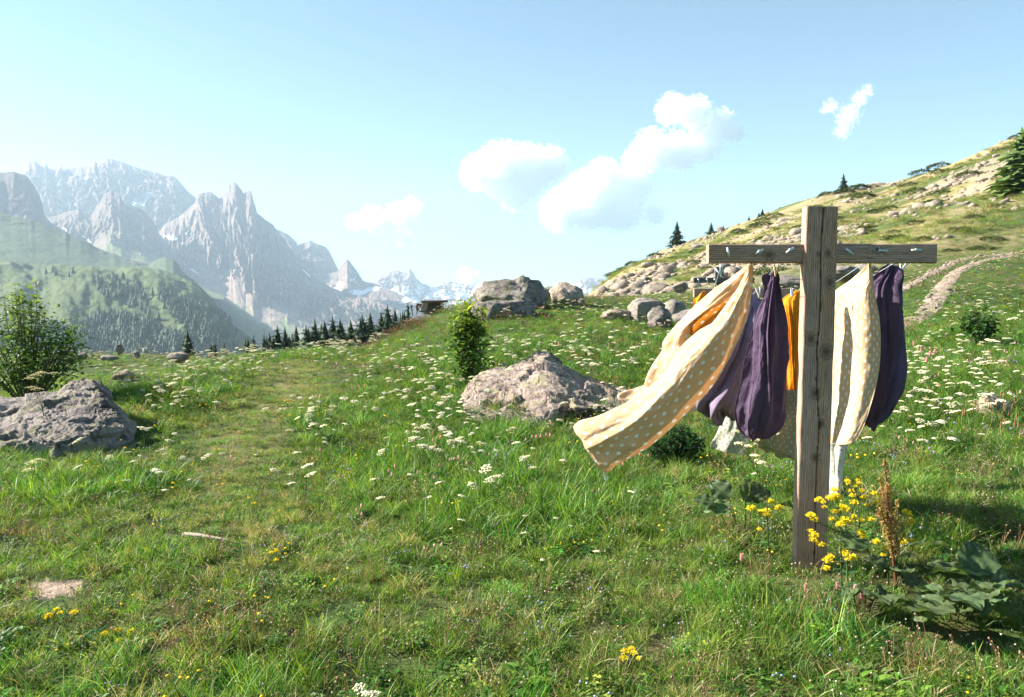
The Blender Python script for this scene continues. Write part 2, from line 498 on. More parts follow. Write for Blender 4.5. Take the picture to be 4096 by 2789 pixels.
ch = mixc(np.broadcast_to([.215, .195, .078], GP.shape), [.30, .245, .135], smooth01(n3 + .4 * n4, -.15, .35))
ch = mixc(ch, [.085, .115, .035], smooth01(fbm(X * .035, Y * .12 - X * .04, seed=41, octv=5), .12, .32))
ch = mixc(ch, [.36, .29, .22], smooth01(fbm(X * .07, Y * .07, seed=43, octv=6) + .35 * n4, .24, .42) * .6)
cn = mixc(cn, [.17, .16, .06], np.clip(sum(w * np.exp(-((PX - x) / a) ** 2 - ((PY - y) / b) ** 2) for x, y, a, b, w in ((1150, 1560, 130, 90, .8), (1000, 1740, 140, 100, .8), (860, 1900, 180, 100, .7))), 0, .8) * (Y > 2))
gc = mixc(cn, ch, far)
EARTH_CLEAR = [(80, 2335), (180, 2300), (350, 2318), (360, 2400), (230, 2440), (80, 2460)]
EARTH = [(95, 2355), (180, 2320), (330, 2332), (320, 2372), (200, 2392), (95, 2400)]      # bare earth, lower left
earth = in_poly(PX, PY, EARTH) & (Y > 1)
gc = mixc(gc, [.34, .25, .19], earth.astype(float))
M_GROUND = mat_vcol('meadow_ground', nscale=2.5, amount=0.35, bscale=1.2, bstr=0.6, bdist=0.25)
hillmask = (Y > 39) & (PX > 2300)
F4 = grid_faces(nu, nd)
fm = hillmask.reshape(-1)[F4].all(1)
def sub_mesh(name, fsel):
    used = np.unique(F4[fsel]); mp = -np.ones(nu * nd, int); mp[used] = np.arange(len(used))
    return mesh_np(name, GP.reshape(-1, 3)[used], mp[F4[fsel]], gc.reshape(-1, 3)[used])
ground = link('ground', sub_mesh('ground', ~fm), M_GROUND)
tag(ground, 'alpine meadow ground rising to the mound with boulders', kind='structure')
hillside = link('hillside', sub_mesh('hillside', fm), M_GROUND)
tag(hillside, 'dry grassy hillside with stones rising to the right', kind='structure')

vm = MB(); vm.add([(-6400, 150, -260), (6400, 150, -260), (6400, 7050, -260), (-6400, 7050, -260)], [(0, 1, 2, 3)], (.12, .15, .06))
tag(link('valley_ground', vm.mesh('valley_ground'), M_MEADOWFAR), 'green valley floor far below the meadow', kind='structure')

# ---- cart track: two ruts with pebbles, laid just above the ground
def rut(name, pts, label, w0, w1):
    """pts: centre line in photograph pixels, near to far"""
    q = ground_px_np([p[0] for p in pts], [p[1] for p in pts])
    s = np.linspace(0, len(pts) - 1, 90)
    cx = np.interp(s, np.arange(len(pts)), q[:, 0]); cyy = np.interp(s, np.arange(len(pts)), q[:, 1])
    for _ in range(6):
        cx[1:-1] = (cx[:-2] + cx[1:-1] * 2 + cx[2:]) / 4; cyy[1:-1] = (cyy[:-2] + cyy[1:-1] * 2 + cyy[2:]) / 4
    tx, ty = np.gradient(cx), np.gradient(cyy); L = np.hypot(tx, ty) + 1e-9
    nx, ny = -ty / L, tx / L
    m = 13; V = []; Cc = []
    for i in range(90):
        for j in range(m):
            t = j / (m - 1) * 2 - 1
            w = (w0 + (w1 - w0) * i / 89) * (1 + .35 * float(fbm(i * .15, t * .5 + (3 if t > 0 else 0), seed=51)))
            x = cx[i] + nx[i] * t * w; y = cyy[i] + ny[i] * t * w
            V.append((x, y, float(H(x, y)) + .03 - .07 * abs(t) ** 3)); a = .5 + .5 * float(fbm(x * 1.5, y * 1.5, seed=53))
            Cc.append((.27 + .12 * a, .21 + .095 * a, .16 + .08 * a))
    o = link(name, mesh_np(name, V, grid_faces(90, m), Cc), M_GROUND)
    tag(o, label, kind='structure')
    return cx, cyy
rutA = rut('dirt_track', [(3560, 1325), (3640, 1292), (3700, 1258), (3740, 1205), (3775, 1150), (3815, 1098), (3880, 1062), (3960, 1040), (4060, 1028)], 'right hand rut of the stony cart track', .42, .30)
rutB = rut('dirt_track', [(3600, 1172), (3650, 1140), (3700, 1112), (3760, 1078), (3830, 1046), (3900, 1030), (4060, 1014)], 'left hand rut of the stony cart track', .22, .38)

# ------------------------------------------------------------------ mountains
ROCK, SCREE, TURF, SNOW, DKTURF = (.165, .125, .108), (.235, .178, .152), (.17, .20, .085), (.86, .88, .92), (.085, .115, .055)

def mountain(name, label, ridge, foot, dr, df, nx=360, nt=170, power=1.5, gul=1.0, rockline=0.35, turfline=0.1,
             snow=(), snow_noise=None, seed=0, jag=3.0, dark=0.0, rocky=1.0, turfcol=TURF, kink=None, hump=0.0):
    rx = np.array([p[0] for p in ridge], float); ry = np.array([p[1] for p in ridge], float)
    fx = np.array([p[0] for p in foot], float); fy = np.array([p[1] for p in foot], float)
    px = np.linspace(rx[0], rx[-1], nx)
    px = np.unique(np.concatenate([px, rx]))
    nx = len(px)
    rr = np.interp(px, rx, ry) + jag * fbm(px * .06, px * 0 + 1.7, seed=seed + 5, octv=4)
    ff = np.interp(px, fx, fy)
    drv = dr if not hasattr(dr, '__len__') else np.interp(px, [p[0] for p in dr], [p[1] for p in dr])
    drv = np.broadcast_to(np.asarray(drv, float), px.shape); dfv = np.full_like(px, float(df))
    top = at_np(px, rr, drv); bot = at_np(px, ff, dfv)
    t = np.linspace(0, 1, nt)
    T = np.broadcast_to(t[None, :], (nx, nt)); PXg = np.broadcast_to(px[:, None], (nx, nt))
    g = T ** power if kink is None else np.interp(T, [k[0] for k in kink], [k[1] for k in kink])
    scale = float(np.median(drv - dfv))
    D = dfv[:, None] + (drv - dfv)[:, None] * T
    warp = fbm(PXg * .012, T * 3, seed=seed + 1, octv=4)
    G1 = ridged(PXg * .011 + warp * 1.6 + T * 1.4, T * 3.6 + warp, seed=seed + 2, octv=5, gain=.55)
    G2 = fbm(PXg * .035 + warp * 1.2 + T * 2.5, T * 12, seed=seed + 3, octv=5, gain=.6)
    G3 = ridged(PXg * .06 + warp * 2 + T * 3, T * 16, seed=seed + 8, octv=4, gain=.6)
    rock = smooth01(T + .22 * G2 + .12 * warp, rockline - .05, rockline + .08)
    env = (1 - T ** 6) * (0.10 + .90 * rock) * smooth01(T, 0, .12)
    disp = (G1 * .10 + rock * (G2 * .06 + G3 * .05)) * gul * scale * env
    D = D - disp
    Zg = bot[:, 2][:, None] + (top[:, 2] - bot[:, 2])[:, None] * g
    Zg = Zg + env * rock * G3 * .012 * scale * gul + hump * scale * smooth01(T, 0, .2) * (1 - smooth01(T, .9, 1.0)) * fbm(PXg * .009, T * 5, seed=seed + 40, octv=5)
    k = (PXg - CX) / F_PX
    Xg = k * D
    # back side
    bt = np.linspace(.15, 1, 5)
    Db = drv[:, None] + (scale * .6) * bt[None]; Zb = top[:, 2][:, None] - (top[:, 2] + 240)[:, None] * bt[None] ** .8
    Xb = k[:, :1] * Db
    P = np.concatenate([np.stack([Xg, D, Zg], -1), np.stack([Xb, Db, Zb], -1)], 1)
    a, b = P.shape[:2]
    qx, qy = proj(P)
    Tc = np.concatenate([T, np.ones((a, 5))], 1); rc = np.concatenate([rock, np.ones((a, 5))], 1) * rocky
    nz = fbm(qx * .02, qy * .02, seed=seed + 11, octv=5)
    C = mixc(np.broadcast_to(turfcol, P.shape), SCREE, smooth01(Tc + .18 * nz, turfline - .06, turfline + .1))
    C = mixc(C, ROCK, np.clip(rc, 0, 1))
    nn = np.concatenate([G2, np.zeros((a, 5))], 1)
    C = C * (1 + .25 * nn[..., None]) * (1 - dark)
    # ledges of scree and turf on the rock
    C = mixc(C, SCREE, np.clip(rc, 0, 1) * smooth01(np.concatenate([-G1, np.zeros((a, 5))], 1) + .3 * nz, .2, .55) * .45)
    if snow_noise is not None:
        lo, hi, y0, y1 = snow_noise
        s = smooth01(fbm(qx * .018, qy * .045 + qx * .01, seed=seed + 20, octv=4), lo, hi) * smooth01(-qy, -y1 - 12, -y1) * smooth01(qy, y0 - 6, y0)
        C = mixc(C, SNOW, s)
    for poly in snow:
        wob = 4 * fbm(qx * .05, qy * .05, seed=seed + 30)
        C = mixc(C, SNOW, in_poly(qx + wob, qy + wob, poly).astype(float))
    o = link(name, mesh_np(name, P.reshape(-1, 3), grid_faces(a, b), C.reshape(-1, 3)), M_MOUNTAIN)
    tag(o, label, kind='structure')
    return dict(px=px, P=P, nt=nt)

def z1(pts): return [(100 + x / 1.7577, 550 + y / 1.7577) for x, y in pts]
def z2(pts): return [(1300 + x / 1.7577, 900 + y / 1.7577) for x, y in pts]

mountain('mountain', 'broad massif with a flat topped peak on the left', 
    z1([(-900, 330), (-500, 260), (-200, 300), (20, 225), (60, 165), (100, 165), (125, 180), (150, 205), (165, 205), (178, 175), (195, 205), (205, 218), (240, 230), (285, 190), (300, 232), (350, 215), (400, 208), (440, 210), (500, 175), (520, 168), (545, 172), (575, 160), (605, 148), (640, 152), (700, 170), (800, 208), (900, 235), (960, 250), (1000, 268), (1040, 265), (1080, 280), (1110, 310), (1140, 350), (1170, 385), (1210, 415), (1240, 440), (1300, 500), (1450, 700)]),
    [(-500, 1150), (300, 1020), (1000, 1000)], 4900, 3900, nx=520, nt=240, power=1.15, rockline=.30, turfline=.02, seed=101,
    snow=[z1([(850, 378), (895, 385), (872, 435), (832, 482), (776, 487), (800, 458), (850, 425)]), z1([(735, 440), (790, 425), (800, 455), (750, 490)])])
mountain('mountain', 'pyramid peak with a distant rounded summit, right of the needles',
    z1([(1600, 640), (1770, 640), (1830, 665), (1870, 690), (1920, 740), (1925, 760), (1960, 740), (1990, 735), (2010, 722), (2040, 740), (2090, 755), (2120, 770), (2150, 810), (2180, 870), (2212, 935), (2300, 985), (2500, 1040)]),
    [(900, 1180), (1500, 1180)], 5000, 4300, nx=240, nt=130, power=1.2, rockline=.42, turfline=.1, seed=111, snow=[z1([(2065, 960), (2080, 965), (2085, 990), (2070, 990)])])
mountain('mountain', 'small sharp pyramid peak beside the needles',
    z2([(-500, 420), (-250, 370), (0, 345), (60, 338), (95, 325), (110, 305), (135, 265), (160, 240), (180, 260), (210, 300), (240, 340), (270, 390), (310, 420), (450, 455), (560, 500), (650, 540), (760, 590), (900, 640)]),
    [(900, 1350), (1900, 1330)], [(1000, 4700), (1400, 4500), (1800, 3700)], 3000, nx=260, nt=150, power=1.7, rockline=.82, turfline=.62, gul=.35, seed=121,
    snow_noise=(.28, .36, 1120, 1235), jag=2)
mountain('mountain', 'jagged far range with snow patches near the horizon',
    z2([(0, 560), (150, 520), (250, 480), (320, 410), (400, 355), (450, 330), (490, 320), (515, 315), (530, 328), (575, 325), (585, 300), (600, 293), (610, 320), (625, 335), (640, 370), (680, 410), (720, 420), (750, 440), (790, 430), (830, 410), (870, 395), (920, 405), (1000, 412), (1070, 415), (1110, 400), (1140, 395), (1180, 395), (1210, 405), (1300, 415), (1450, 430), (1600, 440), (1700, 420), (1760, 400), (1800, 380), (1850, 368), (1900, 370), (1940, 372), (1975, 385), (2050, 440), (2200, 520)]),
    [(1200, 1290), (2700, 1260)], 6300, 4700, nx=460, nt=120, power=1.3, rockline=.45, turfline=.12, seed=131, snow_noise=(-.02, .12, 1140, 1215), jag=2)
mountain('mountain', 'grey needle peak with twin summits and scree slopes',
    z1([(300, 900), (600, 880), (800, 830), (930, 700), (1000, 610), (1100, 560), (1160, 510), (1215, 455), (1225, 420), (1240, 400), (1270, 385), (1330, 382), (1350, 400), (1380, 425), (1410, 410), (1430, 390), (1452, 375), (1446, 345), (1456, 330), (1467, 340), (1477, 322), (1490, 315), (1505, 325), (1520, 345), (1540, 370), (1555, 395), (1565, 385), (1590, 375), (1605, 380), (1615, 410), (1625, 450), (1640, 500), (1645, 530), (1680, 560), (1750, 610), (1780, 650), (1840, 720), (1880, 790), (1920, 850), (1960, 900), (2000, 950), (2050, 990), (2150, 1050), (2250, 1090), (2450, 1140), (2700, 1250)]),
    [(300, 1420), (1100, 1420), (1700, 1400)], [(300, 3900), (900, 4100), (1300, 3700), (1700, 3000)], 2150, nx=640, nt=330, power=2.05, rockline=.62, turfline=.36, gul=.75, seed=141,
    snow=[z1([(975, 688), (1040, 683), (1072, 710), (1060, 728), (1000, 712)]), z1([(1075, 742), (1130, 735), (1110, 758)]), z1([(1150, 925), (1185, 925), (1228, 962), (1200, 955)]), z1([(1190, 700), (1212, 705), (1200, 716)]), z1([(1945, 925), (1960, 930), (2010, 980), (2000, 980)]), z1([(1865, 1030), (1885, 1035), (1875, 1045)]), z1([(1120, 670), (1135, 668), (1133, 685)])])
mountain('mountain', 'dark triangular peak in front of the broad massif',
    z1([(-300, 640), (0, 600), (150, 562), (250, 548), (300, 525), (400, 505), (490, 545), (520, 500), (560, 440), (590, 395), (630, 375), (650, 385), (690, 395), (705, 430), (730, 480), (755, 490), (765, 470), (800, 490), (850, 510), (900, 560), (940, 620), (960, 680), (1000, 730), (1060, 790), (1110, 850), (1250, 930), (1400, 1050)]),
    [(-100, 1100), (400, 1110), (900, 1200)], 3700, 2500, nx=420, nt=230, power=1.7, rockline=.62, turfline=.62, gul=.55, seed=151, dark=.12,
    snow=[z1([(265, 635), (285, 640), (315, 672), (300, 672)]), z1([(395, 685), (415, 695), (475, 742), (455, 738)])])
mountain('mountain', 'dark steep shoulder at the left edge of the view',
    z1([(-1200, 330), (-400, 262), (-50, 240), (30, 262), (60, 290), (100, 350), (130, 410), (150, 470), (160, 550), (200, 590), (280, 650), (400, 705), (470, 745), (600, 840)]),
    [(-700, 1120), (500, 1120)], 3000, 2300, nx=220, nt=120, power=1.5, rockline=.6, turfline=.5, gul=.6, seed=161, dark=.1)
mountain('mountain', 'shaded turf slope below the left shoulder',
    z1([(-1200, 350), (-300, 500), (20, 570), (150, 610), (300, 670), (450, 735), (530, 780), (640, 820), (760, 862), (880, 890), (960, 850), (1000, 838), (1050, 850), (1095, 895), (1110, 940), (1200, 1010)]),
    [(-700, 1140), (800, 1160)], 2150, 1650, nx=220, nt=110, power=1.0, rockline=.97, turfline=1.3, gul=.5, seed=171, turfcol=(.085, .12, .06), rocky=.4, dark=.1)  # shade on this slope is put into its darkened turf colour
HILLRIDGE = [(-1200, 1000), (-400, 1040), (110, 1058), (250, 1060), (400, 1066), (550, 1068), (640, 1076), (700, 1096), (760, 1122), (810, 1150), (850, 1195), (872, 1232), (900, 1262), (930, 1292), (970, 1332), (1030, 1378), (1100, 1420), (1250, 1470)]
HILL = mountain('hill', 'rounded green hill dotted with larches beyond the meadow', HILLRIDGE, [(-700, 1560), (1250, 1560)], 1550, 800, nx=320, nt=190, power=1.0, rockline=1.4, turfline=1.6, gul=.55, seed=181, rocky=0, jag=5,
    hump=.022, turfcol=(.095, .125, .05), kink=[(0, 0), (.3, .36), (.55, .68), (.75, .88), (1, 1)])

# ------------------------------------------------------------------ haze: one closed box of pale even air round everything but sky and clouds
hm = MB(); hm.box((0, 3300, 420), (6500, 3800, 700), (1, 1, 1))
m, n, l = new_mat('pale_air')
pv = N(n, 'ShaderNodeVolumePrincipled'); pv.inputs['Color'].default_value = (0.62, 0.80, 1.0, 1)
pv.inputs['Density'].default_value = 1.0e-4; pv.inputs['Anisotropy'].default_value = 0.12
l.new(pv.outputs[0], N(n, 'ShaderNodeOutputMaterial').inputs['Volume'])
haze = link('haze', hm.mesh('haze', smooth=False), m)
tag(haze, 'pale blue summer haze filling the valley', kind='stuff')

# ------------------------------------------------------------------ clouds (beyond the haze): vapour thinning out from lobe centres, eroded by noise
CD = 10500.0
def cloud(label, lobes, seed, far=0.0, dens=.024, thr=.20, amp=1.9, nsc=.016, group='small cumulus clouds'):
    CDk = CD + far; s = CDk / F_PX
    cen = at(sum(p[0] for p in lobes) / len(lobes), sum(p[1] for p in lobes) / len(lobes), CDk)
    m, n, l = new_mat('cloud_vapour')
    pos = N(n, 'ShaderNodeTexCoord').outputs['Object']
    V, Fs = [], []; field = None
    bv, bf = ICO[3]
    for (px, py, r) in lobes:
        c = at(px, py, CDk) - cen; R = r * s
        o = len(V); V += [c + np.array(v) * np.array([1, .9, .9]) * R * 1.12 for v in bv]; Fs += [tuple(i + o for i in q) for q in bf]
        dn = N(n, 'ShaderNodeVectorMath', operation='DISTANCE'); l.new(pos, dn.inputs[0]); dn.inputs[1].default_value = [float(q) for q in c]
        mr = N(n, 'ShaderNodeMath', operation='MULTIPLY_ADD'); l.new(dn.outputs['Value'], mr.inputs[0]); mr.inputs[1].default_value = -1.0 / (R * 1.1); mr.inputs[2].default_value = 1.0
        if field is None: field = mr.outputs[0]
        else:
            mx = N(n, 'ShaderNodeMath', operation='SMOOTH_MAX'); l.new(field, mx.inputs[0]); l.new(mr.outputs[0], mx.inputs[1]); mx.inputs[2].default_value = .15; field = mx.outputs[0]
    nz = noise(n, l, pos, nsc, 7, .62, .15)
    a = N(n, 'ShaderNodeMath', operation='MULTIPLY_ADD'); l.new(nz, a.inputs[0]); a.inputs[1].default_value = amp; l.new(field, a.inputs[2])
    mr = N(n, 'ShaderNodeMapRange'); l.new(a.outputs[0], mr.inputs[0]); mr.inputs[1].default_value = amp * .5 + thr; mr.inputs[2].default_value = amp * .5 + thr + .42
    mr.inputs[3].default_value = 0; mr.inputs[4].default_value = dens; mr.interpolation_type = 'SMOOTHSTEP'
    pv = N(n, 'ShaderNodeVolumePrincipled'); pv.inputs['Color'].default_value = (1, 1, 1, 1); pv.inputs['Anisotropy'].default_value = 0.0
    l.new(mr.outputs[0], pv.inputs['Density']); l.new(pv.outputs[0], N(n, 'ShaderNodeOutputMaterial').inputs['Volume'])
    m.cycles.volume_step_rate = .35
    t = bpy.data.objects.new('cloud_raw', mesh_np('cloud_raw', V, Fs)); COL.objects.link(t)
    md = t.modifiers.new('r', 'REMESH'); md.mode = 'VOXEL'; md.voxel_size = 6.0 * s
    me2 = bpy.data.meshes.new_from_object(t.evaluated_get(bpy.context.evaluated_depsgraph_get()))
    bpy.data.objects.remove(t); me2.materials.clear()
    tag(link('cloud', me2, m, loc=cen), label, 'cloud', group)
cloud('single plump white cumulus cloud left of the larger bank', [(1915, 690, 85), (2010, 680, 125), (2110, 690, 125), (2200, 660, 85), (2060, 770, 85)], 201)
cloud('large white cumulus cloud low in the middle of the bank', [(2250, 840, 100), (2360, 805, 135), (2480, 830, 115), (2410, 710, 85), (2530, 745, 95), (2560, 650, 80), (2620, 860, 50)], 202, 2600)
cloud('white cumulus cloud rising at the upper right of the bank', [(2610, 600, 95), (2720, 610, 95), (2820, 580, 80), (2690, 440, 75), (2780, 455, 80), (2880, 500, 75), (2940, 530, 50)], 203, -1500)
cloud('thin broken white cloud low over the far range', [(1490, 880, 70), (1590, 855, 65), (1650, 835, 60), (1610, 945, 55), (1420, 890, 45)], 204, dens=.016, thr=.26)
cloud('faint wispy cloud high on the right', [(3395, 465, 62), (3440, 395, 46), (3325, 425, 40), (3368, 525, 44), (3470, 365, 34), (3300, 440, 26)], 205, dens=.007, thr=.36, amp=3.0, nsc=.018)
cloud('tiny pale cloud just above the snowy range', [(1860, 1100, 45), (1890, 1112, 40)], 206, dens=.012, thr=.24)

# ------------------------------------------------------------------ boulders
def facets(P, k, tilt, off, seed):
    """piecewise planar offsets: fractured faces with steps between them"""
    r = np.random.default_rng(seed); Q = P.reshape(-1, 3)
    S = Q[r.integers(0, len(Q), k)]; nrm = r.normal(size=(k, 3)) * tilt; o = r.uniform(-off, off, k)
    w = np.stack([fbm(Q[:, 0] * 1.7, Q[:, 1] * 1.7, Q[:, 2] * 1.7 + 9 * a, seed=seed + a, octv=3) for a in range(3)], -1) * .25
    best = np.full(len(Q), 1e9); out = np.zeros(len(Q)); ext = np.ptp(Q, axis=0).max()
    for i in range(k):
        d = ((Q + w * ext * .2 - S[i]) ** 2).sum(1); m = d < best
        best[m] = d[m]; out[m] = (o[i] + (Q[m] - S[i]) @ nrm[i])
    return out.reshape(P.shape[:-1])
def rock_mesh(name, seed, sub=4, half=(1, 1, 1), cuts=9, rough=0.10, flat=0.88):
    V, Fc = ICO[sub]
    P = np.array(V)
    r = np.random.default_rng(seed)
    P = P * (1 + .28 * fbm(P[:, 0] * 1.1 + seed, P[:, 1] * 1.1, P[:, 2] * 1.1 + 31, seed=seed, octv=2))[:, None]
    for _ in range(cuts):
        nrm = r.normal(size=3); nrm /= np.linalg.norm(nrm); dd = r.uniform(.5, .85)
        P = P - nrm * (np.maximum(0, P @ nrm - dd) * flat)[:, None]
    k = 1 + rough * ridged(P[:, 0] * 2.6, P[:, 1] * 2.6, P[:, 2] * 2.6 + seed, seed=seed + 1, octv=4) + rough * .6 * fbm(P[:, 0] * 7, P[:, 1] * 7, P[:, 2] * 7, seed=seed + 2, octv=3)
    P = P * (k + facets(P, 22, .10, .05, seed + 3))[:, None]
    lo, hi = P.min(0), P.max(0)
    P = (P - (lo + hi) / 2) / ((hi - lo) / 2) * np.array(half)
    return mesh_np(name, P, Fc)

def boulder(label, px, pytop, pybot, wpx, d, seed, mat, depth=None, sub=4, name='boulder', group=None, sink=.25, rz=0, cuts=7, rough=.10):
    if d is None: d = float(ground_px(px, pybot, 4, 170)[1])
    w = wpx / F_PX * d; t = at(px, pytop, d); b = at(px, pybot, d)
    hgt = t[2] - b[2]; full = hgt * (1 + sink)
    me = rock_mesh(name, seed, sub, (w / 2, (depth or w * .8) / 2, full / 2), cuts, rough)
    o = link(name, me, mat, loc=(t[0], d + (depth or w * .8) * .15, t[2] - full / 2))
    o.rotation_euler[2] = rz
    return tag(o, label, 'boulder' if name == 'boulder' else 'stone', group)

def catmull(C, n):
    """C (k, m, 3) -> (n, m, 3) along axis 0"""
    k = len(C); t = np.linspace(0, k - 1, n); i = np.clip(t.astype(int), 0, k - 2); f = (t - i)[:, None, None]
    p0 = C[np.clip(i - 1, 0, k - 1)]; p1 = C[i]; p2 = C[i + 1]; p3 = C[np.clip(i + 2, 0, k - 1)]
    return .5 * ((2 * p1) + (-p0 + p2) * f + (2 * p0 - 5 * p1 + 4 * p2 - p3) * f ** 2 + (-p0 + 3 * p1 - 3 * p2 + p3) * f ** 3)

def patch(rows, n, m):
    """rows of control points (world xyz), all the same length -> (n, m, 3)"""
    C = np.array(rows, float)
    A = catmull(C, n)
    return catmull(A.transpose(1, 0, 2), m).transpose(1, 0, 2)

def normals(P):
    a = np.gradient(P, axis=0); b = np.gradient(P, axis=1)
    n = np.cross(a, b); return n / (np.linalg.norm(n, axis=-1, keepdims=True) + 1e-9)

def patch_rock(label, rows, mat, seed, n=210, m=280, amp=.06, scale=1.6):
    P = patch([[at(*c) for c in r] for r in rows], n, m)
    Nn = normals(P)
    s = scale
    w = fbm(P[..., 0] * .9, P[..., 1] * .9, P[..., 2] * .9, seed=seed + 4, octv=3)
    dsp = ridged(P[..., 0] * s + w, P[..., 1] * s, P[..., 2] * s * 1.8 + w, seed=seed, octv=6, gain=.58) * amp + fbm(P[..., 0] * 6, P[..., 1] * 6, P[..., 2] * 6, seed=seed + 9, octv=5, gain=.65) * amp * .55
    # stepped slabs
    lay = (P[..., 2] * 2.6 + P[..., 0] * .7 + w * .5); st = lay - np.floor(lay)
    dsp = dsp + amp * .55 * (smooth01(st, .0, .18) - st)
    dsp = dsp + facets(P, 45, .07, amp * .32, seed + 6)
    dsp = dsp - dsp.mean() - .06
    P = P + Nn * dsp[..., None] * (1 if Nn[..., 2].mean() > 0 else -1)
    o = link('boulder', mesh_np('boulder', P.reshape(-1, 3), grid_faces(n, m)), mat)
    return tag(o, label, 'boulder')

patch_rock('broad low pinkish boulder in the middle of the meadow beside the leafy sapling', [
    [(1830, 1720, 11.9), (1900, 1720, 12), (2050, 1720, 12.3), (2180, 1700, 12.4), (2330, 1700, 12.4), (2460, 1700, 12.4), (2580, 1700, 12.4), (2700, 1700, 12.4)],
    [(1836, 1590, 10.6), (1905, 1510, 10.9), (2045, 1466, 11.2), (2165, 1434, 11.4), (2305, 1492, 11.4), (2430, 1530, 11.4), (2560, 1550, 11.4), (2690, 1590, 11.4)],
    [(1840, 1585, 10.0), (1912, 1508, 10.2), (2050, 1470, 10.5), (2170, 1430, 10.7), (2310, 1492, 10.7), (2430, 1528, 10.8), (2560, 1552, 10.8), (2690, 1590, 10.8)],
    [(1846, 1610, 9.6), (1930, 1570, 9.7), (2060, 1535, 9.9), (2190, 1500, 9.9), (2340, 1555, 9.95), (2450, 1580, 10.1), (2570, 1595, 10.2), (2670, 1625, 10.3)],
    [(1860, 1640, 9.3), (1950, 1635, 9.25), (2070, 1645, 9.15), (2190, 1600, 9.25), (2290, 1615, 9.2), (2400, 1622, 9.25), (2490, 1640, 9.4), (2620, 1665, 9.8)],
    [(1890, 1665, 9.1), (1980, 1690, 8.9), (2090, 1725, 8.75), (2185, 1695, 8.9), (2285, 1665, 9.15), (2400, 1660, 9.3), (2490, 1680, 9.55), (2620, 1700, 9.9)],
    [(1905, 1700, 8.95), (2000, 1745, 8.75), (2105, 1790, 8.6), (2195, 1775, 8.8), (2290, 1740, 9.4), (2410, 1730, 9.75), (2500, 1740, 9.9), (2620, 1760, 10.0)],
    [(1905, 1860, 8.9), (2000, 1870, 8.7), (2105, 1900, 8.6), (2195, 1890, 8.8), (2290, 1860, 9.4), (2410, 1850, 9.7), (2500, 1860, 9.9), (2620, 1860, 10.0)]],
    M_ROCKW, 301, amp=.06, scale=1.3)
patch_rock('large grey boulder at the left edge below the dark shrub', [
    [(-120, 1760, 10.4), (60, 1740, 10.4), (200, 1740, 10.4), (290, 1740, 10.4), (350, 1740, 10.4), (410, 1740, 10.4), (470, 1740, 10.3), (570, 1800, 9.9)],
    [(-120, 1600, 9.5), (60, 1585, 9.5), (185, 1578, 9.5), (275, 1536, 9.7), (345, 1518, 9.8), (405, 1545, 9.7), (455, 1590, 9.5), (560, 1710, 9.2)],
    [(-120, 1612, 8.9), (60, 1592, 8.9), (190, 1582, 8.9), (285, 1556, 9.0), (350, 1536, 9.1), (415, 1558, 9.0), (460, 1600, 8.9), (556, 1712, 8.7)],
    [(-120, 1650, 8.4), (70, 1640, 8.4), (200, 1630, 8.4), (300, 1610, 8.5), (385, 1585, 8.6), (440, 1612, 8.5), (485, 1650, 8.4), (550, 1730, 8.3)],
    [(-120, 1720, 8.05), (70, 1705, 8.0), (190, 1690, 8.0), (300, 1668, 8.05), (390, 1650, 8.15), (450, 1668, 8.15), (500, 1695, 8.1), (548, 1750, 8.05)],
    [(-120, 1800, 7.8), (70, 1790, 7.75), (190, 1780, 7.72), (300, 1770, 7.75), (390, 1760, 7.85), (450, 1765, 7.9), (505, 1775, 7.95), (545, 1790, 8.0)],
    [(-120, 1960, 7.7), (70, 1960, 7.65), (190, 1950, 7.65), (300, 1940, 7.7), (390, 1920, 7.8), (450, 1900, 7.85), (500, 1890, 7.9), (540, 1880, 7.95)]],
    M_ROCK, 311, amp=.075, scale=1.7)
boulder('large weathered boulder crowning the mound, behind the lower one', 2052, 1098, 1305, 330, 23.5, 326, M_ROCKD, depth=2.4, sub=5, rough=.12, cuts=8)
boulder('lower grey lichened boulder in front of the large one on the mound', 2010, 1190, 1318, 280, 20.5, 327, M_ROCKD, depth=2.0, sub=5, rough=.13, cuts=8)
boulder('round pale boulder right of the large one on the mound crest', 2272, 1126, 1222, 150, 25, 323, M_ROCKW, depth=1.2, cuts=7)
boulder('small dark rock wedged between the two boulders on the mound', 2190, 1145, 1200, 95, 26.5, 324, M_ROCKD, cuts=6)
boulder('tall grey rock in the group left of the laundry', 2592, 1190, 1290, 150, None, 331, M_ROCK, depth=.8)
boulder('dark fronted rock low in the group left of the laundry', 2640, 1222, 1318, 96, None, 332, M_ROCK, depth=.55)
boulder('flat rock at the left end of the group left of the laundry', 2470, 1238, 1285, 130, None, 333, M_ROCKW, depth=.7)
boulder('slanting grey rock behind the group left of the laundry', 2690, 1196, 1275, 120, None, 334, M_ROCK, depth=.8)
boulder('rock at the right end of the group against the dotted sheet', 2745, 1235, 1300, 110, None, 335, M_ROCK, depth=.7)
boulder('pale stone at the right edge of the meadow', 3985, 1580, 1690, 120, None, 341, M_ROCKW, depth=.35)
boulder('pale half buried stone behind the left boulder', 497, 1480, 1530, 90, None, 342, M_ROCKW, depth=.4)
boulder('pale flat stone under the dark shrub', 315, 1408, 1440, 56, 26, 343, M_ROCK, depth=.5, name='boulder')
boulder('upright stone on the far meadow crest', 476, 1375, 1412, 30, 33, 344, M_ROCK, depth=.3)
boulder('flat slab on the far meadow left of the larches', 436, 1420, 1438, 62, 28, 345, M_ROCK, depth=.6)
boulder('small white stone on the far meadow crest', 581, 1392, 1412, 20, 31, 346, mat_rock('pale_stone', base=(.62, .57, .54), dark=(.4, .37, .36), lam=.05), depth=.25)
boulder('low stone beside the white stone on the far meadow', 543, 1405, 1428, 26, 30, 347, M_ROCK, depth=.3)
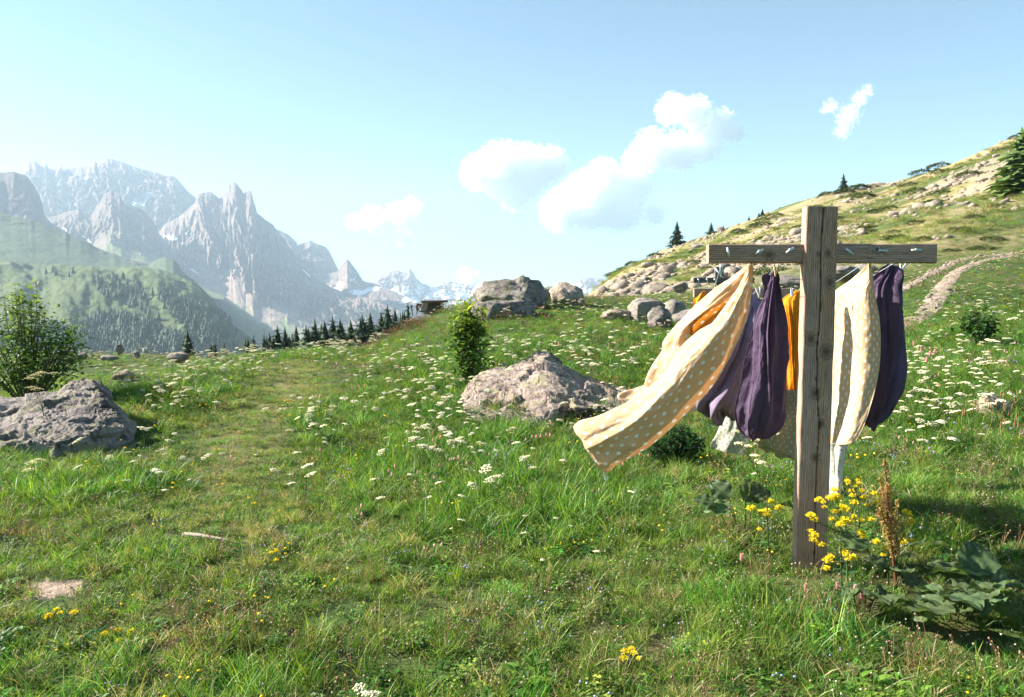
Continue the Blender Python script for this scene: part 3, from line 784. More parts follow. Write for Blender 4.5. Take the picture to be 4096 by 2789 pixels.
boulder('brown rounded stone at the foot of the meadow crest', 708, 1408, 1448, 90, 24, 348, M_ROCKW, depth=.7)
# boulders along the foot of the hillside
for i, (px, t, b, w, d, lab) in enumerate([
    (3150, 1100, 1145, 170, 33, 'long grey outcrop right of the round bush behind the laundry'),
    (3380, 1062, 1125, 150, 34, 'grey outcrop seen between the post and the cream dotted sheet'),
    (3450, 1055, 1110, 120, 36, 'grey boulder above the cream dotted sheet'),
    (2720, 1128, 1165, 70, 38, 'dark slab rock left of the rear beams'),
    (2620, 1070, 1100, 46, 90, 'dark outcrop with an overhang on the lower hillside'),
    (3700, 815, 885, 130, 88, 'rocky outcrop half way up the hillside'),
    (3840, 815, 845, 60, 90, 'leaning dark stone high on the hillside'),
    (3910, 925, 985, 90, 60, 'cluster rock above the cart track'),
    (3960, 930, 990, 60, 58, 'split rock at the right above the cart track'),
    (3850, 985, 1010, 90, 48, 'low grey rocks beside the cart track bend'),
    (3640, 1020, 1045, 80, 44, 'pale rock just above the crossbeam end'),
    (3530, 728, 752, 110, 134, 'grey rock dome on the hill crest near the lone spruce'),
    (2885, 905, 930, 34, 140, 'brown boulder on the hill crest'),
    (2730, 960, 990, 34, 150, 'pale boulder beside the tall crest spruce')]):
    boulder(lab, px, t, b, w, d, 360 + i * 7, M_STONE if i > 4 else M_ROCK, sub=3 if i > 3 else 4)

# stones strewn over the hillside: 260 of the larger ones singly, the rest as scree
STONES = [rock_mesh('stone', 400 + i, 2, (1, .8, .62), 6, .14) for i in range(8)]
for s_ in STONES: s_.materials.append(M_STONE)
def hill_points(nwant, seed, lim=.12):
    r = np.random.default_rng(seed); out = []
    while sum(len(o) for o in out) < nwant:
        px = r.uniform(2420, 4090, 4000); d = np.exp(r.uniform(math.log(44), math.log(150), 4000))
        x = (px - CX) / F_PX * d; y = d; z = H(x, y)
        dens = fbm(x * .07, y * .07, seed=43, octv=6) + .35 * fbm(x * .25, y * .25, seed=37, octv=5)
        _, py = proj(np.stack([x, y, z], -1))
        up = smooth01(-py, -760, -640) * .12 * (px > 3700)
        ok = (dens + up + r.normal(0, .17, 4000)) > lim + .16 * ((px < 2900) & (py > 1060))
        out.append(np.stack([x, y, z], -1)[ok])
    return np.concatenate(out)[:nwant]
hp = hill_points(2900, 5, .13)
sz = np.random.default_rng(6).lognormal(-1.75, .6, len(hp)).clip(.05, .9); order = np.argsort(-sz / hp[:, 1])
for i in order[:270]:
    o = link('stone', STONES[i % 8], None, loc=hp[i] + [0, 0, sz[i] * .12]); s = sz[i]
    o.scale = (s * 1.15, s * 1.1, s * .95); o.rotation_euler = (rnd.uniform(-.25, .25), rnd.uniform(-.25, .25), rnd.uniform(0, 6.3))
    qx, qy = proj(hp[i]); big = 'large' if s > .45 else ('medium' if s > .25 else 'small')
    where = ('right of the clothes post above the cart track' if qx > 3700 else 'above the right arm of the crossbeam' if qx > 3345 else 'behind the top of the clothes post' if qx > 3180 else 'above the left arm of the crossbeam' if qx > 2830 else 'near the tall crest spruce' if qx > 2600 else 'on the low left end of the hillside')
    tag(o, '%s pale stone on the hillside %s' % (big, where), 'stone', 'stones strewn over the hillside')

# ------------------------------------------------------------------ scattering of uncountable stuff (instances on points)
PROTO = {}
def proto_coll(name, meshes, mat):
    c = bpy.data.collections.new(name)
    for i, me in enumerate(meshes):
        if len(me.materials) == 0: me.materials.append(mat)
        c.objects.link(bpy.data.objects.new('%s_%02d' % (name, i), me))
    return c
def scatter(name, label, pts, idx, scl, rot, coll):
    me = bpy.data.meshes.new(name); n_ = len(pts)
    me.vertices.add(n_); me.vertices.foreach_set('co', np.asarray(pts, np.float32).ravel())
    a = me.attributes.new('idx', 'INT', 'POINT'); a.data.foreach_set('value', np.asarray(idx, np.int32))
    a = me.attributes.new('scl', 'FLOAT_VECTOR', 'POINT'); a.data.foreach_set('vector', np.asarray(scl, np.float32).ravel())
    a = me.attributes.new('rot', 'FLOAT_VECTOR', 'POINT'); a.data.foreach_set('vector', np.asarray(rot, np.float32).ravel())
    ng = bpy.data.node_groups.new(name, 'GeometryNodeTree')
    ng.interface.new_socket('Geometry', in_out='INPUT', socket_type='NodeSocketGeometry')
    ng.interface.new_socket('Geometry', in_out='OUTPUT', socket_type='NodeSocketGeometry')
    nn, ll = ng.nodes, ng.links
    gi, go = nn.new('NodeGroupInput'), nn.new('NodeGroupOutput')
    ci = nn.new('GeometryNodeCollectionInfo'); ci.inputs[0].default_value = coll
    ci.inputs['Separate Children'].default_value = True; ci.inputs['Reset Children'].default_value = True
    ip = nn.new('GeometryNodeInstanceOnPoints'); ip.inputs['Pick Instance'].default_value = True
    def na(nm, ty):
        q = nn.new('GeometryNodeInputNamedAttribute'); q.data_type = ty; q.inputs[0].default_value = nm
        return q.outputs[0]
    er = nn.new('FunctionNodeEulerToRotation')
    ll.new(gi.outputs[0], ip.inputs['Points']); ll.new(ci.outputs[0], ip.inputs['Instance'])
    ll.new(na('idx', 'INT'), ip.inputs['Instance Index']); ll.new(na('rot', 'FLOAT_VECTOR'), er.inputs[0])
    ll.new(er.outputs[0], ip.inputs['Rotation']); ll.new(na('scl', 'FLOAT_VECTOR'), ip.inputs['Scale'])
    ll.new(ip.outputs[0], go.inputs[0])
    o = link(name, me)
    md = o.modifiers.new('scatter', 'NODES'); md.node_group = ng
    return tag(o, label, kind='stuff')

rest = order[270:]
rr_ = np.random.default_rng(8)
scatter('scree', 'small pale stones scattered over the hillside', hp[rest] + [0, 0, .03], rest % 8, sz[rest][:, None] * np.array([1.1, 1.1, .9]), np.stack([rr_.uniform(-.3, .3, len(rest)), rr_.uniform(-.3, .3, len(rest)), rr_.uniform(0, 6.3, len(rest))], -1), proto_coll('scree_stone', STONES, M_STONE))
# pebbles in the ruts
def rut_pebbles():
    P = []
    for (cx, cyy), w in ((rutA, .4), (rutB, .3)):
        for _ in range(260):
            k = rnd.randrange(len(cx)); x = cx[k] + rnd.gauss(0, w * .7); y = cyy[k] + rnd.gauss(0, w * .7)
            P.append((x, y, float(H(x, y)) + .03))
    return np.array(P)
pp = rut_pebbles(); rr_ = np.random.default_rng(9); q = rr_.lognormal(-3.3, .5, len(pp))
scatter('gravel', 'loose pebbles on the cart track', pp, np.arange(len(pp)) % 8, np.repeat(q[:, None], 3, 1), np.stack([rr_.uniform(-.3, .3, len(pp)), rr_.uniform(-.3, .3, len(pp)), rr_.uniform(0, 6.3, len(pp))], -1), proto_coll('track_pebble', STONES, M_STONE))

# ------------------------------------------------------------------ grass
G_LUSH, G_MID, G_YEL, G_DRY = (.05, .19, .026), (.12, .265, .034), (.25, .34, .05), (.44, .35, .20)
def jit(c, a=.2):
    k = 1 + rnd.uniform(-a, a); return tuple(q * k * (1 + rnd.uniform(-.06, .06)) for q in c)
def tuft(nb, rad, h0, h1, w, lean, pal):
    m = MB()
    for _ in range(nb):
        a = rnd.uniform(0, 6.28); r = rad * math.sqrt(rnd.random()); L = rnd.uniform(h0, h1)
        o = rnd.uniform(0, 6.28)
        d = (math.cos(o) * lean * rnd.random(), math.sin(o) * lean * rnd.random(), 1)
        b2 = rnd.uniform(.1, .55); be = (math.cos(o) * b2 + .12, math.sin(o) * b2, -b2 * .5)
        c = jit(rnd.choice(pal), .3)
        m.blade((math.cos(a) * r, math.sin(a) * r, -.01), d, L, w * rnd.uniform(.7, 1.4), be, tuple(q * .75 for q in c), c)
    return m
def leafy(nl, rad, l0, l1, asp, pal, tilt=(.2, .9), up=.03):
    m = MB()
    for _ in range(nl):
        a = rnd.uniform(0, 6.28); r = rad * math.sqrt(rnd.random()); L = rnd.uniform(l0, l1); t = rnd.uniform(*tilt)
        o = rnd.uniform(0, 6.28); c = jit(rnd.choice(pal), .3)
        d = (math.cos(o), math.sin(o), t)
        m.leaf((math.cos(a) * r, math.sin(a) * r, rnd.uniform(0, up)), d, (-math.cos(o) * t, -math.sin(o) * t, 1), L, L * asp, c, jit(c, .15), .2, .35)
    return m
def stalks(ns, h0, h1, c, head, hr, rad=.06):
    m = MB()
    for _ in range(ns):
        x, y = rnd.gauss(0, rad), rnd.gauss(0, rad); L = rnd.uniform(h0, h1); dx, dy = rnd.gauss(.05, .1), rnd.gauss(0, .1)
        top = np.array((x + dx * L, y + dy * L, L))
        m.tube([(x, y, 0), (x + dx * L * .4, y + dy * L * .4, L * .6), top], [.0014, .0012, .001], jit(c), 3, cap=False)
        if head is not None:
            m.blob(top, (hr, hr, hr * rnd.uniform(1, 1.8)), jit(head), rnd.randrange(9999), 1, .3)
    return m
GP_ = []
for k in range(3): GP_.append(tuft(16, .055, .14, .30, .005, .45, [G_LUSH, G_MID, G_MID, G_YEL]))          # 0-2 tall
for k in range(3): GP_.append(tuft(26, .075, .06, .15, .0048, .6, [G_MID, G_YEL, G_YEL, G_LUSH, G_DRY]))   # 3-5 short
for k in range(2): GP_.append(leafy(16, .07, .03, .075, .42, [G_LUSH, G_MID, (.10, .17, .04)]))            # 6-7 rosette
for k in range(2): GP_.append(leafy(30, .08, .012, .028, .85, [G_MID, (.11, .19, .045), G_YEL], (.0, .5), .07))  # 8-9 clover mat
GP_.append(tuft(14, .06, .08, .22, .004, .7, [G_DRY, G_DRY, (.30, .20, .11), G_YEL]))                      # 10 dry
GP_.append(stalks(7, .12, .26, (.30, .20, .10), (.34, .22, .14), .006))                                    # 11 brown seed heads
GP_.append(stalks(5, .10, .22, (.16, .18, .06), (.50, .40, .32), .0055))                                    # 12 pale faded clover heads
GP_.append(tuft(20, .05, .12, .26, .0042, .5, [G_YEL, (.22, .26, .06), G_MID]))                            # 13 yellow-green
GP_.append(tuft(18, .05, .16, .32, .0042, .35, [(.23, .15, .08), (.28, .16, .09), G_MID, G_YEL]))           # 14 russet grass
def tile(m_, k=4, rad=.13):
    t = MB(); V0 = np.array(m_.v)
    for _ in range(k):
        a = rnd.uniform(0, 6.28); c, s = math.cos(a), math.sin(a); q = rnd.uniform(.8, 1.2)
        V = np.stack([V0[:, 0] * c - V0[:, 1] * s, V0[:, 0] * s + V0[:, 1] * c, V0[:, 2]], -1) * q + np.array([rnd.uniform(-rad, rad), rnd.uniform(-rad, rad), 0])
        f = rnd.uniform(.8, 1.2); t.add(list(V), m_.f, [tuple(x * f for x in cc) for cc in m_.c])
    return t.mesh('grass_tuft')
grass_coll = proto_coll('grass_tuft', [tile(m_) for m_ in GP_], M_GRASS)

def blobs(px, py, L):
    s = np.zeros_like(px)
    for (x, y, a, b, w) in L: s = s + w * np.exp(-((px - x) / a) ** 2 - ((py - y) / b) ** 2)
    return s
TALL = [(1900, 1880, 480, 170, .95), (380, 1960, 380, 90, .75), (700, 1600, 240, 50, .9), (3800, 1500, 420, 330, 1), (3500, 2520, 620, 170, .7), (2350, 2120, 380, 130, .55), (1230, 1660, 170, 70, .6), (1850, 1560, 250, 90, .8), (3000, 1900, 500, 120, .5), (2300, 1450, 600, 130, .8), (700, 1950, 140, 60, .6), (1150, 1410, 160, 30, 1)]
LANE = [(1150, 1560, 160, 90, 1), (1000, 1720, 160, 90, .9), (850, 1850, 170, 80, .7), (900, 2050, 420, 120, .6), (1350, 2300, 500, 200, .4), (300, 2450, 500, 250, .4), (1300, 1480, 180, 40, .8), (3200, 2330, 130, 70, 1.2), (3700, 2450, 350, 160, 1.3), (2600, 2500, 600, 200, .25)]
def sample_ground(n_, d0, d1, seed, umax=.86):
    r = np.random.default_rng(seed)
    d = np.sqrt(r.uniform(d0 * d0, d1 * d1, n_)); u = r.uniform(-umax, umax, n_)
    x = u * d; return np.stack([x, d, H(x, d)], -1), r
def keep_clear(P):
    """no turf on the ruts and the bare earth"""
    px, py = proj(P)
    bad = in_poly(px, py, EARTH_CLEAR)
    for (cx, cyy), w in ((rutA, .42), (rutB, .32)):
        for k in range(0, len(cx), 2):
            bad |= (np.hypot(P[:, 0] - cx[k], P[:, 1] - cyy[k]) < w) & (np.sin(P[:, 0] * 9 + P[:, 1] * 7) < .8)
    bad |= (np.sin(P[:, 0] * 37.7 + P[:, 1] * 91.3) > -.35) & (blobs(px, py, [(3700, 2460, 330, 150, 1), (3480, 2480, 150, 100, 1), (3950, 2520, 120, 150, 1)]) > .35)
    return ~bad
allP, allI, allS, allR = [], [], [], []
for (n_, d0, d1, sc, seed) in ((3600, 2.0, 6, 1.0, 61), (6500, 6, 12, .95, 62), (8500, 12, 22, .82, 63), (10000, 22, 46, .72, 64)):
    P, r = sample_ground(n_, d0, d1, seed)
    P = P[keep_clear(P)]; n_ = len(P)
    px, py = proj(P)
    nz = fbm(P[:, 0] * 1.1, P[:, 1] * 1.1, seed=71, octv=4); nf = fbm(P[:, 0] * 2.7, P[:, 1] * 2.7, seed=73, octv=3); nl = fbm(P[:, 0] * .45, P[:, 1] * .45, seed=75, octv=3)
    tall = np.clip(blobs(px, py, TALL) - blobs(px, py, LANE) + .45 * nz + .15, 0, 1)
    if d0 >= 12: tall = np.clip(tall + .25, 0, 1)
    dry = np.clip(.30 + .8 * nf + .5 * nl - .25 * tall, 0, 1)
    u1, u2 = r.random(n_), r.random(n_)
    I = np.where(u1 < .5, 3 + (r.random(n_) * 3).astype(int), np.where(u1 < .64, 6 + (r.random(n_) * 2).astype(int), np.where(u1 < .84, 8 + (r.random(n_) * 2).astype(int), 13)))
    I = np.where(u2 < tall * .75, (r.random(n_) * 3).astype(int), I)
    u3 = r.random(n_)
    I = np.where(u3 < dry * .15, 10, I); I = np.where((u3 > .988 - .02 * dry), 11, I); I = np.where((u3 > .945) & (u3 < .955), 12, I)
    I = np.where((u3 > .84) & (nl + .4 * nz > .25) & (d0 >= 6), 14, I)
    s = sc * r.uniform(.65, 1.25, n_) * (.55 + .5 * tall)
    lane = blobs(px, py, LANE)
    I = np.where((lane > .40) & (r.random(n_) < .75), r.choice([13, 5, 4, 8, 13, 10, 10], n_), I)
    s = np.where(lane > .4, s * .8, s)
    straw = blobs(px, py, [(850, 2480, 160, 90, 1), (1250, 2620, 200, 90, 1), (330, 2180, 220, 60, .8), (2450, 2380, 300, 70, .7), (1000, 2280, 160, 60, .8), (3050, 2250, 150, 60, .8), (1900, 2500, 250, 80, .5)])
    I = np.where(r.random(n_) < straw * .38, r.choice([10, 10, 11, 12, 14], n_), I)
    lying = r.uniform(-.3, .3, (n_, 2))
    allP.append(P); allI.append(I); wd = 1 + .035 * (P[:, 1] - 4).clip(0, 30); allS.append(np.stack([s * wd * r.uniform(.9, 1.3, n_), s * wd * r.uniform(.9, 1.3, n_), s * (1 - .016 * (P[:, 1] - 6).clip(0, 30))], -1)); allR.append(np.stack([lying[:, 0], lying[:, 1], r.uniform(0, 6.3, n_)], -1))
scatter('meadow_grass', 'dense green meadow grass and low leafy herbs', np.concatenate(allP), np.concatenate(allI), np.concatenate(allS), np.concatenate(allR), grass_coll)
# thinner turf on the hillside
P, r = sample_ground(9000, 44, 120, 65, .7); px, py = proj(P); P = P[(px > 2350)]
n_ = len(P); dn = fbm(P[:, 0] * .07, P[:, 1] * .07, seed=43, octv=6) + .35 * fbm(P[:, 0] * .25, P[:, 1] * .25, seed=37, octv=5)
P = P[(dn < .2)]; n_ = len(P)
s = r.uniform(1.4, 2.4, n_)
scatter('hillside_grass', 'short dry grass on the hillside', P, r.choice([13, 10, 5, 10, 14], n_), np.stack([s * 2, s * 2, s], -1), np.stack([np.zeros(n_), np.zeros(n_), r.uniform(0, 6.3, n_)], -1), grass_coll)

# ------------------------------------------------------------------ weathered timber
def mat_wood(name, grey=(.42, .28, .215), warm=(.46, .25, .14), dark=(.075, .05, .04)):
    m, n, l = new_mat(name)
    tc = N(n, 'ShaderNodeTexCoord'); a = N(n, 'ShaderNodeAttribute', attribute_name='Col')      # Col: r = knot, g = crack, b = along the grain
    sep = N(n, 'ShaderNodeSeparateColor'); l.new(a.outputs['Color'], sep.inputs[0])
    mp = N(n, 'ShaderNodeMapping'); l.new(tc.outputs['UV'], mp.inputs[0]); mp.inputs['Scale'].default_value = (1, .06, 1)
    kn = N(n, 'ShaderNodeVectorMath', operation='MULTIPLY_ADD')
    l.new(sep.outputs[0], kn.inputs[0]); kn.inputs[1].default_value = (.05, .05, 0); l.new(mp.outputs[0], kn.inputs[2])
    f1 = noise(n, l, kn.outputs[0], 14, 6, .6, .3); f2 = noise(n, l, kn.outputs[0], 160, 4, .6); f3 = noise(n, l, tc.outputs['UV'], 5, 5, .6)
    w = N(n, 'ShaderNodeTexWave', wave_type='BANDS', bands_direction='X'); w.inputs['Scale'].default_value = 26; w.inputs['Distortion'].default_value = 5.5
    w.inputs['Detail'].default_value = 3; w.inputs['Detail Scale'].default_value = 1.2; l.new(kn.outputs[0], w.inputs['Vector'])
    c = mixrgb(n, l, ramp(n, l, f3, [(.35, 0), (.7, 1)]), grey, tuple(q * 1.35 for q in grey))
    c = mixrgb(n, l, ramp(n, l, f1, [(.48, 0), (.68, .8)]), c, warm)
    c = mixrgb(n, l, ramp(n, l, w.outputs['Fac'], [(.0, .5), (.3, 0)]), c, dark)
    c = mixrgb(n, l, ramp(n, l, f2, [(.3, .7), (.5, 0)]), c, dark)
    c = mixrgb(n, l, ramp(n, l, sep.outputs[0], [(.30, 0), (.42, .5), (.55, .2), (.8, .6), (1.0, .85)]), c, (.085, .05, .033))
    c = mixrgb(n, l, sep.outputs[1], c, (.02, .016, .014))
    b = N(n, 'ShaderNodeMath', operation='ADD'); l.new(w.outputs['Fac'], b.inputs[0]); l.new(f2, b.inputs[1])
    finish(n, l, c, rough=.85, bump=b.outputs[0], bstr=.55, bdist=.003, spec=.2)
    return m
M_WOOD = mat_wood('weathered_larch')
M_WOOD2 = mat_wood('dark_weathered_board', grey=(.13, .12, .12), warm=(.16, .12, .09))
M_STICK = mat_wood('bleached_stick', grey=(.45, .36, .30), warm=(.5, .38, .28), dark=(.2, .16, .13))

def timber(name, L, w, t, knots=(), crack=None, seed=0, mat=None, parent=None, loc=(0, 0, 0), rot=(0, 0, 0), nl=220, axis='z'):
    """plank of length L along +Z, width w along X, thickness t along Y; front is -Y. knots: (x, z, r); crack: [(z, x)]"""
    nf, ns = 34, 7
    r_ = .006
    ring = [(-w / 2 + r_ + (w - 2 * r_) * i / (nf - 1), -t / 2) for i in range(nf)]
    ring += [(w / 2, -t / 2 + r_ + (t - 2 * r_) * i / (ns - 1)) for i in range(ns)]
    ring += [(w / 2 - r_ - (w - 2 * r_) * i / 11, t / 2) for i in range(12)]
    ring += [(-w / 2, t / 2 - r_ - (t - 2 * r_) * i / (ns - 1)) for i in range(ns)]
    ring = np.array(ring); k = len(ring)
    zz = np.linspace(0, L, nl)
    Xg = np.broadcast_to(ring[:, 0], (nl, k)).copy(); Yg = np.broadcast_to(ring[:, 1], (nl, k)).copy(); Zg = np.broadcast_to(zz[:, None], (nl, k)).copy()
    per = np.cumsum(np.r_[0, np.hypot(*np.diff(ring, axis=0).T)])
    kn = np.zeros((nl, k)); cr = np.zeros((nl, k)); front = Yg < -t / 2 + 1e-6
    for (x, z, rr) in knots:
        q = np.exp(-(((Xg - x) / rr) ** 2 + ((Zg - z) / (rr * 1.25)) ** 2)); kn = np.maximum(kn, q * front)
    Yg = Yg + front * (.003 * fbm(Xg * 60, Zg * 4, seed=seed, octv=3) - .004 * kn)
    edge = .004 * fbm(Xg * 0 + 3.1 + np.sign(Xg), Zg * 6, seed=seed + 3, octv=3); Xg = Xg + np.sign(Xg) * edge * (np.abs(Xg) > w / 2 - .012)
    if crack:
        cx = np.interp(zz, [c[0] for c in crack], [c[1] for c in crack])[:, None] + .004 * fbm(zz * 9, zz * 0, seed=seed + 6)[:, None]
        wd = .0035 * (1 + .5 * fbm(zz * 5, zz * 0 + 9, seed=seed + 7)[:, None])
        q = np.clip(1 - np.abs(Xg - cx) / wd, 0, 1) ** .5 * front
        q = np.where(np.abs(Xg - cx) < (w / nf) * .6, np.maximum(q, .85), q) * front * ((zz[:, None] > crack[0][0]) & (zz[:, None] < crack[-1][0]))
        Yg = Yg + q * .012; cr = q
    V = np.stack([Xg, Yg, Zg], -1).reshape(-1, 3)
    i, j = np.meshgrid(np.arange(nl - 1), np.arange(k), indexing='ij'); a = i * k + j; b = i * k + (j + 1) % k
    Fq = np.stack([a, b, b + k, a + k], -1).reshape(-1, 4)
    C = np.stack([kn, cr, np.zeros_like(kn)], -1).reshape(-1, 3)
    UV = np.stack([np.broadcast_to(per, (nl, k)) + seed * .77, Zg], -1).reshape(-1, 2)
    faces = [tuple(q) for q in Fq] + [tuple(range(k))[::-1], tuple((nl - 1) * k + q for q in range(k))]
    me = mesh_np(name, V, faces, C, UV)
    for p in me.polygons: p.use_smooth = len(p.vertices) == 4
    if axis == 'x':
        me.transform(Matrix.Rotation(math.radians(90), 4, 'Y'))       # +Z -> +X, width X -> -Z
    o = link(name, me, mat or M_WOOD, parent, loc); o.rotation_euler = rot
    return o

m, n, l = new_mat('galvanised_steel')
finish(n, l, (.62, .66, .66), rough=.4, spec=.6); n['Principled BSDF'].inputs['Metallic'].default_value = .6
M_STEEL = m
m, n, l = new_mat('line_cord'); finish(n, l, (.50, .53, .55), rough=.6); M_CORD = m

# ------------------------------------------------------------------ the three clothes posts
PD = 4.25
base = at(3232, 2330, PD); top = at(3281, 829, PD)
post = thing('clothes_post', 'weathered wooden cross shaped clothes post standing nearest in the meadow', 'clothes post', (base[0], PD, base[2] - .1))
pw = .176; L = top[2] - base[2] + .1
lean = math.atan2(top[0] - base[0], L)
def kz(py): return Zp(3250, py, PD) - base[2] + .1
timber('upright', L, pw, .075, [(-.045, kz(1355), .035), (.045, kz(1405), .038), (-.01, kz(1570), .03), (.03, kz(1690), .022), (.0, kz(1825), .026), (.035, kz(1015), .022), (-.02, kz(1020), .012), (.05, kz(1130), .03)],
       [(.0, .02), (kz(1850), .012), (kz(1690), .02), (kz(1570), .0), (kz(1400), -.005), (kz(1240), .004), (kz(1020), -.004), (kz(835), .004)], 1, parent=post, rot=(0, lean, 0), nl=420)
bl, br = at(2832, 1015, PD), at(3742, 1015, PD)
bh = .108
beam = timber('crossbeam', br[0] - bl[0], bh, .055, [(.01, .34, .03), (-.02, .95, .022)], None, 2, parent=post, axis='x', nl=300,
       loc=(bl[0] - base[0], .012, bl[2] - (base[2] - .1)))
beam.rotation_euler = (0, 0, 0)
for (px, py, ang, ring) in ((2907, 1010, 80, 0), (3030, 1009, -30, 0), (3152, 1003, -35, 0), (3389, 1009, 40, 0), (3522, 1005, 5, 1), (3653, 1003, 0, 0)):
    p = at(px, py, PD) - np.array(post.location); p[1] = .012 - .0275 - .013
    b = MB(); ca, sa = math.cos(math.radians(-ang)), math.sin(math.radians(-ang))
    b.tube([(-.026 * ca, 0, -.026 * sa), (.026 * ca, -.004, .026 * sa)], .0062, (.5, .5, .5), 8)
    b.tube([(0, .014, 0), (0, -.002, 0)], .004, (.5, .5, .5), 6)
    pg = link('peg', b.mesh('peg'), M_STEEL, post, p); b = MB()
    if ring: b.tube([(-.03 + .016 * math.cos(a), .004, .008 + .016 * math.sin(a)) for a in np.linspace(0, 6.28, 15)], .0022, (.1, .1, .1), 5)
    else: b.tube([(.008 * math.cos(a), -.004 - .002 * math.sin(a), .010 * math.sin(a)) for a in np.linspace(0, 6.28, 11)], .0018, (.1, .1, .1), 5)
    link('ring', b.mesh('ring'), M_STEEL, pg)

MD = 10.0
mx = at(2968, 1172, MD)
gz = float(H(mx[0], MD))
mid = thing('clothes_post', 'middle clothes post mostly hidden behind the hanging sheets', 'clothes post', (mx[0], MD, gz - .1))
t_ = at(2968, 1090, MD); timber('upright', t_[2] - gz + .1, .15, .07, [], None, 5, M_WOOD2, mid)
a_, b_ = at(2770, 1172, MD), at(3169, 1172, MD)
timber('crossbeam', b_[0] - a_[0], .115, .05, [(0, .4, .02)], None, 6, M_WOOD, mid, loc=(a_[0] - mx[0], -.062, a_[2] - gz + .1), axis='x', nl=120)
RD = 15.5
rx_ = at(2876, 1124, RD); gz2 = float(H(rx_[0], RD))
rear = thing('clothes_post', 'rear clothes post with three pegs seen left of the dotted sheet', 'clothes post', (rx_[0], RD, gz2 - .1))
t_ = at(2876, 1068, RD); timber('upright', t_[2] - gz2 + .1, .18, .075, [], None, 8, M_WOOD2, rear)
a_, b_ = at(2770, 1122, RD), at(3012, 1122, RD)
timber('crossbeam', b_[0] - a_[0], .108, .055, [], None, 9, M_WOOD2, rear, loc=(a_[0] - rx_[0], -.067, a_[2] - gz2 + .1), axis='x', nl=120)
for px in (2788, 2822, 2853, 2921, 2955, 2990):
    p = at(px, 1119, RD) - np.array(rear.location); p[1] = -.11
    b = MB(); b.blob((0, 0, 0), .02, (.6, .6, .55), 3, 2, .02); b.tube([(0, 0, 0), (0, .03, 0)], .008, (.5, .5, .5), 6)
    link('peg', b.mesh('peg'), M_STEEL, rear, p)
b = MB()
for (x0, y0, x1, y1) in ((2861, 1072, 2892, 1112), (2880, 1052, 2883, 1108), (2892, 1052, 2886, 1100), (2861, 1076, 2888, 1106), (2886, 1056, 2895, 1060)):
    p, q = at(x0, y0, RD - .18) - at(2878, 1085, RD - .18), at(x1, y1, RD - .2) - at(2878, 1085, RD - .18)
    b.tube([p, q], .011, (.8, .8, .8), 6)
m, n, l = new_mat('white_plastic'); finish(n, l, (.72, .74, .76), rough=.5); M_WHITEP = m
tag(link('line_reel', b.mesh('line_reel'), M_WHITEP, None, at(2878, 1085, RD - .18)), 'white folded plastic line reel hanging on the rear clothes post', 'line reel')

# clothes lines from front pegs to rear pegs
FR = [2907, 3030, 3152, 3389, 3522, 3653]; RE = [2788, 2822, 2853, 2921, 2955, 2990]
names = ['leftmost', 'second from the left', 'third from the left', 'fourth from the left', 'fifth from the left', 'rightmost']
LINES = []
for i in range(6):
    A = at(FR[i], 1015, PD); A[1] += .06; B = at(RE[i], 1119, RD); B[1] -= .12
    LINES.append((A, B))
    pts = []
    for t in np.linspace(0, 1, 24):
        p = A + (B - A) * t; p[2] -= .40 * 4 * t * (1 - t); pts.append(p - A)
    b = MB(); b.tube(pts, .0017, (.7, .7, .7), 5)
    tag(link('clothesline', b.mesh('clothesline'), M_CORD, None, A), 'thin pale clothesline, %s of six between the posts' % names[i], 'clothesline', 'clotheslines between the posts')
def on_line(i, d):
    A, B = LINES[i]; t = (d - A[1]) / (B[1] - A[1]); p = A + (B - A) * t; p[2] -= .40 * 4 * t * (1 - t); return p

